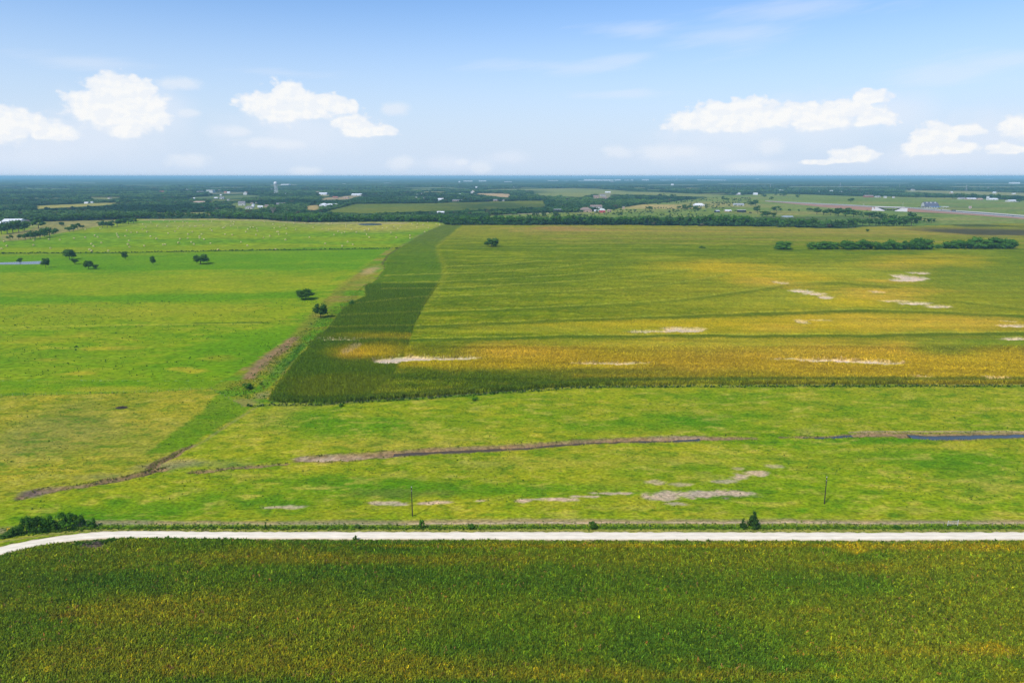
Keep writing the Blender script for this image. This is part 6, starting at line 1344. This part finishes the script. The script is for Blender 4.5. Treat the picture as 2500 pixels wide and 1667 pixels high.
# water towers
def water_tower(px, pyb, pyt, label, legs=6):
    x, y = at(px, pyb); H = height_px(pyb, pyt); k_ = H / 69.0; root = empty('water_tower', (x, y, 0))
    prof = [(0.6, 0), (5.5, 0.8), (8.0, 3.0), (8.9, 6.0), (8.9, 9.5), (8.0, 12.5), (5.0, 15.0), (0.8, 16.2)]
    MB().lathe((0, 0, H - 16.4 * k_), [(r_ * k_, z * k_) for r_, z in prof], 20).build('tank', M['white'], root)
    MB().lathe((0, 0, H - 11 * k_), [(9.3 * k_, 0), (9.9 * k_, 0), (9.9 * k_, 1.0 * k_), (9.3 * k_, 1.0 * k_)], 20).build('balcony', M['white'], root)
    MB().tube((0, 0, 0), (0, 0, H - 16 * k_), 0.9 * k_, None, 10).build('riser', M['white'], root)
    for i in range(legs):
        a = 2 * math.pi * (i + 0.5) / legs; MB().tube((10.5 * k_ * math.cos(a), 10.5 * k_ * math.sin(a), 0), (8.0 * k_ * math.cos(a), 8.0 * k_ * math.sin(a), H - 12 * k_), 0.62 * k_, None, 8).build('leg', M['white'], root)
    for z in (0.3, 0.6):
        b = MB(); rr = (10.5 - 2.5 * z / 0.82) * k_
        for i in range(legs):
            a0 = 2 * math.pi * (i + 0.5) / legs; a1 = 2 * math.pi * (i + 1.5) / legs; b.tube((rr * math.cos(a0), rr * math.sin(a0), H * z), (rr * math.cos(a1), rr * math.sin(a1), H * z), 0.3 * k_, None, 5)
        b.build('brace', M['white'], root)
    CLEAR.append((float(x), float(y), 12)); return tag(root, label, 'water tower')
water_tower(674.8, 476, 443.6, 'tall white water tower on legs rising out of the town trees')
water_tower(1652, 440.5, 433.6, 'tiny pale water tower among the horizon halls', 5); water_tower(2162.5, 440.5, 434, 'tiny white water tower on the right horizon', 5)
def pylon(px, pyb, pyt, label):
    x, y = at(px, pyb); H = height_px(pyb, pyt); root = empty('pylon', (x, y, 0)); s = H * 0.09; t = H * 0.018; r_ = H * 0.008
    for sx, sy in ((1, 1), (1, -1), (-1, -1), (-1, 1)): MB().tube((sx * s, sy * s, 0), (sx * t, sy * t, H), r_, None, 4).build('leg', M['steel'], root)
    for z in (0.68, 0.8, 0.92): MB().tube((-H * 0.16, 0, H * z), (H * 0.16, 0, H * z), r_, None, 4).build('crossarm', M['steel'], root)
    b = MB()
    for i in range(8):
        z0, z1 = i / 8, (i + 1) / 8; w0 = s + (t - s) * z0; w1 = s + (t - s) * z1; b.tube((-w0, -w0, H * z0), (w1, -w1, H * z1), r_ * .6, None, 3).tube((w0, -w0, H * z0), (-w1, -w1, H * z1), r_ * .6, None, 3)
    b.build('lattice', M['steel'], root); return tag(root, label, 'pylon', 'power pylons over the far woods')
for px, pb, pt, lb in ((1726, 460, 453.5, 'faint lattice pylon above the upper meadow, leftmost'), (1880, 461, 449.5, 'lattice pylon left of the highway, above the meadow'), (2050.6, 461, 446.5, 'tall lattice pylon above the overpass approach'), (2195.5, 461, 450, 'faint lattice pylon above the store'), (2358, 467, 451, 'tallest looking lattice pylon at the right')): pylon(px, pb, pt, lb)
def mast(px, pyb, pyt, label, mat='steel'):
    x, y = at(px, pyb); H = height_px(pyb, pyt); root = empty('mast', (x, y, 0)); MB().tube((0, 0, 0), (0, 0, H * .9), H * 0.016, H * 0.01, 6).build('shaft', M[mat], root); MB().lathe((0, 0, H * 0.9), [(H * .02, 0), (H * .03, H * .03), (H * .02, H * .1)], 8).build('head', M['white'], root); return tag(root, label, 'mast')
for px, pb, pt, lb in ((1193, 441, 432.5, 'thin mast on the horizon, left of three'), (1220, 444, 432.8, 'dark thick mast on the horizon, middle of three'), (1276, 440, 433, 'thin mast on the horizon, right of three'), (972, 442, 437.5, 'short white mast right of the far clearing'), (859.5, 470, 462.5, 'white mast in the woods above the tan clearing')): mast(px, pb, pt, lb)
x, y = at(1380, 509); root = empty('utility_pole', (x, y, 0)); MB().tube((0, 0, 0), (0, 0, 11), 0.5, 0.35, 6).build('shaft', M['polepale'], root); MB().box((0, 0, 10), (2.6, 0.3, 0.3)).build('crossarm', M['polepale'], root); tag(root, 'pale pole standing right of the dark open shed', 'utility pole')
x, y = at(2204, 504); root = empty('street_lamp', (x, y, 0)); MB().tube((0, 0, 0), (0, 0, 13), 0.35, 0.25, 6).build('shaft', M['polepale'], root); MB().box((1.2, 0, 13), (3.0, 0.6, 0.4)).build('lamp_head', M['polepale'], root); tag(root, 'tall pale lamp post beside the highway left of the store', 'street lamp')

# ---------------------------------------------------------------- highway, overpass, filling station
HF = np.array([(1868, 492), (1930, 497.5), (2000, 505), (2060, 510), (2126, 514.5), (2215, 517), (2300, 521), (2400, 527.5), (2500, 535.5), (2700, 553)], float)
HB = np.array([(1868, 490.3), (1930, 494.5), (2000, 500.5), (2060, 505), (2130, 510.5), (2215, 513), (2300, 514), (2400, 518.5), (2500, 526), (2700, 541)], float)
hfx, hfy = at(HF[:, 0], HF[:, 1]); hbx, hby = at(HB[:, 0], HB[:, 1])
HZ = np.array([0.2, 2.0, 5.5, 8.0, 9.0, 8.5, 2.5, 0.5, 0.4, 0.4])
def highway_part(name, i0, i1, us, zf, mat):
    t = np.linspace(i0, i1, 40); k_ = np.arange(len(HF)); V = []
    for tt in t:
        fx, fy, bx, by, z = (np.interp(tt, k_, q) for q in (hfx, hfy, hbx, hby, HZ))
        for u, q in zip(us, zf): V.append((fx + (bx - fx) * u, fy + (by - fy) * u, z * q + (0.02 if q < 1 else 0.02) + (u * 0.05)))
    o = link(name, mesh_np(name, V, grid_faces(len(us), 40)[:, ::-1], None, False), None, [mat]); return tag(o, kind='structure')
for i0, i1 in ((0, 4.1), (4.9, 9)):
    highway_part('embankment', i0, i1, (0.0, 0.34, 0.36), (0.0, 0.97, 0.97), M['earth']); highway_part('verge_slab', i0, i1, (0.33, 0.42), (1.0, 1.0), M['concrete']); highway_part('highway', i0, i1, (0.42, 0.80), (1.0, 1.0), M['asphalt']); highway_part('verge_slab', i0, i1, (0.80, 1.0), (1.0, 1.0), M['concrete'])
k_ = np.arange(len(HF))
def hp(t, u, z): return Vector((float(np.interp(t, k_, hfx) + (np.interp(t, k_, hbx) - np.interp(t, k_, hfx)) * u), float(np.interp(t, k_, hfy) + (np.interp(t, k_, hby) - np.interp(t, k_, hfy)) * u), z))
o0 = hp(4.5, 0.6, 0); root = empty('overpass_bridge', o0)
def slab(t0, t1, u0, u1, z0, z1):
    c = [hp(t0, u0, 0), hp(t1, u0, 0), hp(t1, u1, 0), hp(t0, u1, 0)]; c = [p - o0 for p in c]
    return MB().add([(p.x, p.y, z0) for p in c] + [(p.x, p.y, z1) for p in c], [(3, 2, 1, 0), (4, 5, 6, 7), (0, 1, 5, 4), (1, 2, 6, 5), (2, 3, 7, 6), (3, 0, 4, 7)])
slab(4.08, 4.92, 0.36, 0.98, 7.9, 9.1).build('deck', M['concrete'], root); slab(4.1, 4.9, 0.40, 0.94, 6.6, 7.85).build('girder', M['polepale'], root)
slab(4.08, 4.92, 0.34, 0.36, 9.15, 9.9).build('parapet', M['concrete'], root)
for t in (4.42, 4.6):
    p = hp(t, 0.42, 0) - o0; MB().tube((p.x, p.y, 0), (p.x, p.y, 6.6), 1.1, None, 8).build('column', M['concrete'], root)
for t0, t1, td in ((4.16, 4.02, 4.38), (4.84, 5.0, 4.66)):
    A = hp(t0, 0.36, 8.4) - o0; A2 = hp(t0, 0.98, 8.4) - o0; P0 = hp(t1, -0.02, 0.2) - o0; P1 = hp(td, 0.0, 0.2) - o0; P2 = hp(td, 0.98, 0.2) - o0; T0 = hp(t1, 0.33, 8.6) - o0
    lo = Vector((0, 0, -1.0))
    vs = [P0, P1, P2, A2, A, T0]; vs2 = [q + lo for q in vs]
    MB().add(vs + vs2, [(0, 1, 4, 5), (1, 2, 3, 4), (6, 11, 10, 7), (7, 10, 9, 8), (0, 6, 7, 1), (1, 7, 8, 2), (0, 5, 11, 6)]).build('abutment', M['concrete'], root)
tag(root, 'concrete highway overpass with white sloping abutments in the far distance', 'bridge')

def store():
    x, y = at(2277, 508); m = mpp(508)[0]; L = 34 * m; D = 30.0; H = 19.0; root = empty('store', (x, y + D / 2, 0), -0.12)
    prof = [(-D / 2, 3.4), (-D / 2 + 2.5, 11.0), (-D / 2 + 8, 16.8), (0, H), (D / 2 - 8, 16.8), (D / 2 - 2.5, 11.0), (D / 2, 3.4)]
    MB().box((0, 0, 1.7), (L - 1.5, D - 1.5, 3.4)).build('wall', M['whitewall'], root)
    n = len(prof); vs = [(-L / 2, q, z) for q, z in prof] + [(L / 2 - (z - 3.4) * 0.35, q, z) for q, z in prof]
    rf = MB().add(vs, [(i, i + 1, n + i + 1, n + i) for i in range(n - 1)] + [tuple(range(n, 2 * n)), tuple(range(n - 1, -1, -1))]).build('roof', M['blueroof'], root)
    ins = [(q * 0.86, 0.2 + (z - 0.2) * 0.92) for q, z in prof]; MB().add([(-L / 2 - 0.3, q, z) for q, z in ins] + [(-L / 2 + 0.3, q, z) for q, z in ins], [tuple(range(n)), tuple(range(2 * n - 1, n - 1, -1))]).build('gable', M['whitewall'], root)
    for q in (-0.32, -0.05, 0.24): MB().box((L * q, -5.5, 16.6), (3.4, 5, 2.8)).build('dormer', M['white'], rf)
    for q in (-6, 0, 6): MB().box((-L / 2 - 0.36, q, 4.2), (0.12, 2.6, 3.2)).build('window', M['glass'], root)
    for i in range(6): MB().box((-L / 2 + L * (i + .5) / 6, -D / 2 + 0.70, 1.7), (2.6, 0.12, 2.2)).build('window' if i != 2 else 'door', M['glass'], root)
    tag(root, 'large dark slate roofed store with a white arched gable beside the highway', 'store')
store()
x, y = at(2292, 509.5); root = empty('fuel_canopy', (x, y, 0), -0.15); m = mpp(509)[0]; L = 42 * m
MB().box((0, 0, 6.4), (L, 9, 0.9)).build('roof', M['white'], root); MB().box((-L * 0.2, -4.55, 6.4), (L * 0.56, 0.1, 1.3)).build('fascia', M['blue'], root); MB().box((L * 0.30, -4.55, 6.4), (L * 0.36, 0.1, 1.3)).build('fascia', M['white'], root)
for i in range(6): MB().box((-L / 2 + L * (i + .5) / 6, 0, 3), (0.8, 0.8, 6)).build('column', M['white'], root)
for i in range(5): MB().box((-L / 2 + L * (i + 1) / 6, 0, 0.9), (1.2, 3, 1.8)).build('fuel_pump', M['whitewall'], root)
tag(root, 'long flat fuel canopy with a bright blue fascia in front of the store', 'canopy')
x, y = at(2368, 511); root = empty('roadside_sign', (x, y, 0), 0.0); MB().tube((-1.6, 0, 0), (-1.6, 0, 4), 0.4, None, 6).build('post', M['steel'], root); MB().tube((1.6, 0, 0), (1.6, 0, 4), 0.4, None, 6).build('post', M['steel'], root); bd = MB().box((0, 0, 6.5), (9, 0.5, 6)).build('board', M['polepale'], root)
rg = MB(); n = 20; vs = []
for q, d in ((2.6, -0.30), (1.5, -0.30)):
    for i in range(n): vs.append((q * 1.2 * math.cos(6.2832 * i / n), d, 6.5 + q * math.sin(6.2832 * i / n)))
rg.add(vs, [(i, (i + 1) % n, n + (i + 1) % n, n + i) for i in range(n)]).build('emblem', M['red'], bd); tag(root, 'pale board with a red ring on posts right of the fuel canopy', 'sign')

def wheel(x, y, r_, wd, root):
    w_ = MB().tube((x, y - wd / 2, r_), (x, y + wd / 2, r_), r_, None, 10).build('wheel', M['rubber'], root); MB().tube((x, y - wd / 2 - 0.02, r_), (x, y + wd / 2 + 0.02, r_), r_ * 0.5, None, 8).build('rim', M['steel'], w_)
def car(px, py, mat, label, L=4.8, rz=0.0, k_=1.0, dz=0.0, cat='car'):
    x, y = at(px, py); root = empty('car', (x, y, dz), rz); root.scale = (k_, k_, k_); b = MB()
    pr = [(-L / 2, 0.35), (-L / 2, 0.85), (-L / 2 + 0.2, 1.0), (L / 2 - 1.2, 0.98), (L / 2 - 0.1, 0.78), (L / 2, 0.4)]; n = len(pr)
    b.add([(p, -0.9, z) for p, z in pr] + [(p, 0.9, z) for p, z in pr], [tuple(range(n)), tuple(range(2 * n - 1, n - 1, -1))] + [(i, n + i, n + (i + 1) % n, (i + 1) % n) for i in range(n)]); b.build('body', M[mat], root)
    cb = MB(); q = [(-L / 2 + 0.4, 1.0), (-L / 2 + 0.9, 1.5), (0.5, 1.52), (1.2, 0.99)]; n = 4
    cb.add([(p, -0.8, z) for p, z in q] + [(p, 0.8, z) for p, z in q], [tuple(range(n)), tuple(range(2 * n - 1, n - 1, -1))] + [(i, n + i, n + (i + 1) % n, (i + 1) % n) for i in range(n)]); cb.build('cabin', M[mat], root)
    for s in (-1, 1): MB().add([(-L / 2 + 0.75, s * 0.81, 1.05), (0.95, s * 0.81, 1.05), (0.45, s * 0.81, 1.42), (-L / 2 + 0.98, s * 0.81, 1.42)], [(0, 1, 2, 3)]).build('window', M['glass'], root)
    for wx in (-L / 2 + 0.9, L / 2 - 0.95):
        for s in (-0.82, 0.82): wheel(wx, s, 0.33, 0.22, root)
    return tag(root, label, cat)
car(2338, 517.5, 'carwhite', 'white van like car beside the dark truck on the far highway', 5.4, -0.4, 1.25, 0.6)
car(2243, 511.5, 'cardark', 'dark car on the highway left of the store', 4.8, -0.4, 1.2, 6.0); car(2117, 514.5, 'cardark', 'dark car at the foot of the red embankment', 4.8, 0.1, 1.3); car(2347, 519, 'cardark', 'dark car just right of the white one on the highway', 4.8, -0.4, 1.2, 0.5); car(2298, 515.5, 'cardark', 'dark car on the highway in front of the fuel canopy', 4.6, -0.4, 1.1, 2.2)
car(2301, 509.8, 'carwhite', 'white car parked at the right of the fuel canopy', 4.6, 0.2, 1.2); car(2286, 510.2, 'carwhite', 'white car parked under the blue fascia', 4.6, 0.2, 1.2); car(2042, 507, 'carwhite', 'white car on the red earth works', 4.6, 0, 1.2, 4.0); car(2473, 529.5, 'cardark', 'dark car on the highway near the right picture edge', 4.8, -0.6, 1.2, 0.5); car(2108, 507, 'carwhite', 'white car on top of the embankment by the overpass', 4.6, 0.2, 1.2, 9.0)
x, y = at(2328, 516.5); root = empty('truck', (x, y, 0.6), -0.4)
MB().box((0.5, 0, 2.5), (11, 2.5, 2.8)).build('trailer', M['cardark'], root); MB().box((-6.6, 0, 1.9), (2.4, 2.4, 2.6)).build('cab', M['carred'], root); MB().box((-7.82, 0, 2.5), (0.06, 2.0, 0.9)).build('windscreen', M['glass'], root); MB().box((-1, 0, 0.95), (13, 1.2, 0.25)).build('chassis', M['black'], root)
for wx in (-6.6, -3.8, 3.4, 4.7):
    for s in (-1.0, 1.0): wheel(wx, s, 0.52, 0.4, root)
tag(root, 'dark truck with a red cab on the far highway right of the store', 'truck')

# ---------------------------------------------------------------- the woods themselves, kept clear of the house plots
x, y, hh, ww, C = (HOLD[q] for q in ('x', 'y', 'hh', 'ww', 'C'))
ok = np.ones(x.size, bool)
for cx, cy, r_ in CLEAR:
    if cy < 8000: ok &= ~((np.abs(x - cx) < r_ + 4) & (y < cy + r_ + 4) & (y > cy - max(70, cy * 0.075)))
x, y, hh, ww, C = x[ok], y[ok], hh[ok], ww[ok], C[ok]
scatter('woodland', np.stack([x, y, np.zeros(x.size)], 1), np.stack([ww, ww, hh], 1), C, WOOD_PROTOS, 'dense mixed woodland filling the land between the fields and the horizon', 'woodland', rng)

# ---------------------------------------------------------------- summer haze over the whole plain
hz = MB(); hx0, hx1, hy0, hy1, z0, z1 = -60000, 60000, -4000, 46000, -3.0, 112.0
hz.add([(hx0, hy0, z0), (hx1, hy0, z0), (hx1, hy1, z0), (hx0, hy1, z0), (hx0, hy0, z1), (hx1, hy0, z1), (hx1, hy1, z1), (hx0, hy1, z1)], [(3, 2, 1, 0), (4, 5, 6, 7), (0, 1, 5, 4), (1, 2, 6, 5), (2, 3, 7, 6), (3, 0, 4, 7)])
hm = bpy.data.materials.new('haze'); hm.use_nodes = True; t = hm.node_tree; t.nodes.clear()
vol = t.nodes.new('ShaderNodeVolumePrincipled'); vol.inputs['Color'].default_value = (0.40, 0.77, 0.94, 1); vol.inputs['Density'].default_value = 0.72e-4; vol.inputs['Density Attribute'].default_value = ''; vol.inputs['Anisotropy'].default_value = 0.0
ho = t.nodes.new('ShaderNodeOutputMaterial'); t.links.new(vol.outputs[0], ho.inputs['Volume'])
hazo = hz.build('haze', hm); tag(hazo, 'pale blue haze lying over the far countryside', 'haze', None, 'stuff')
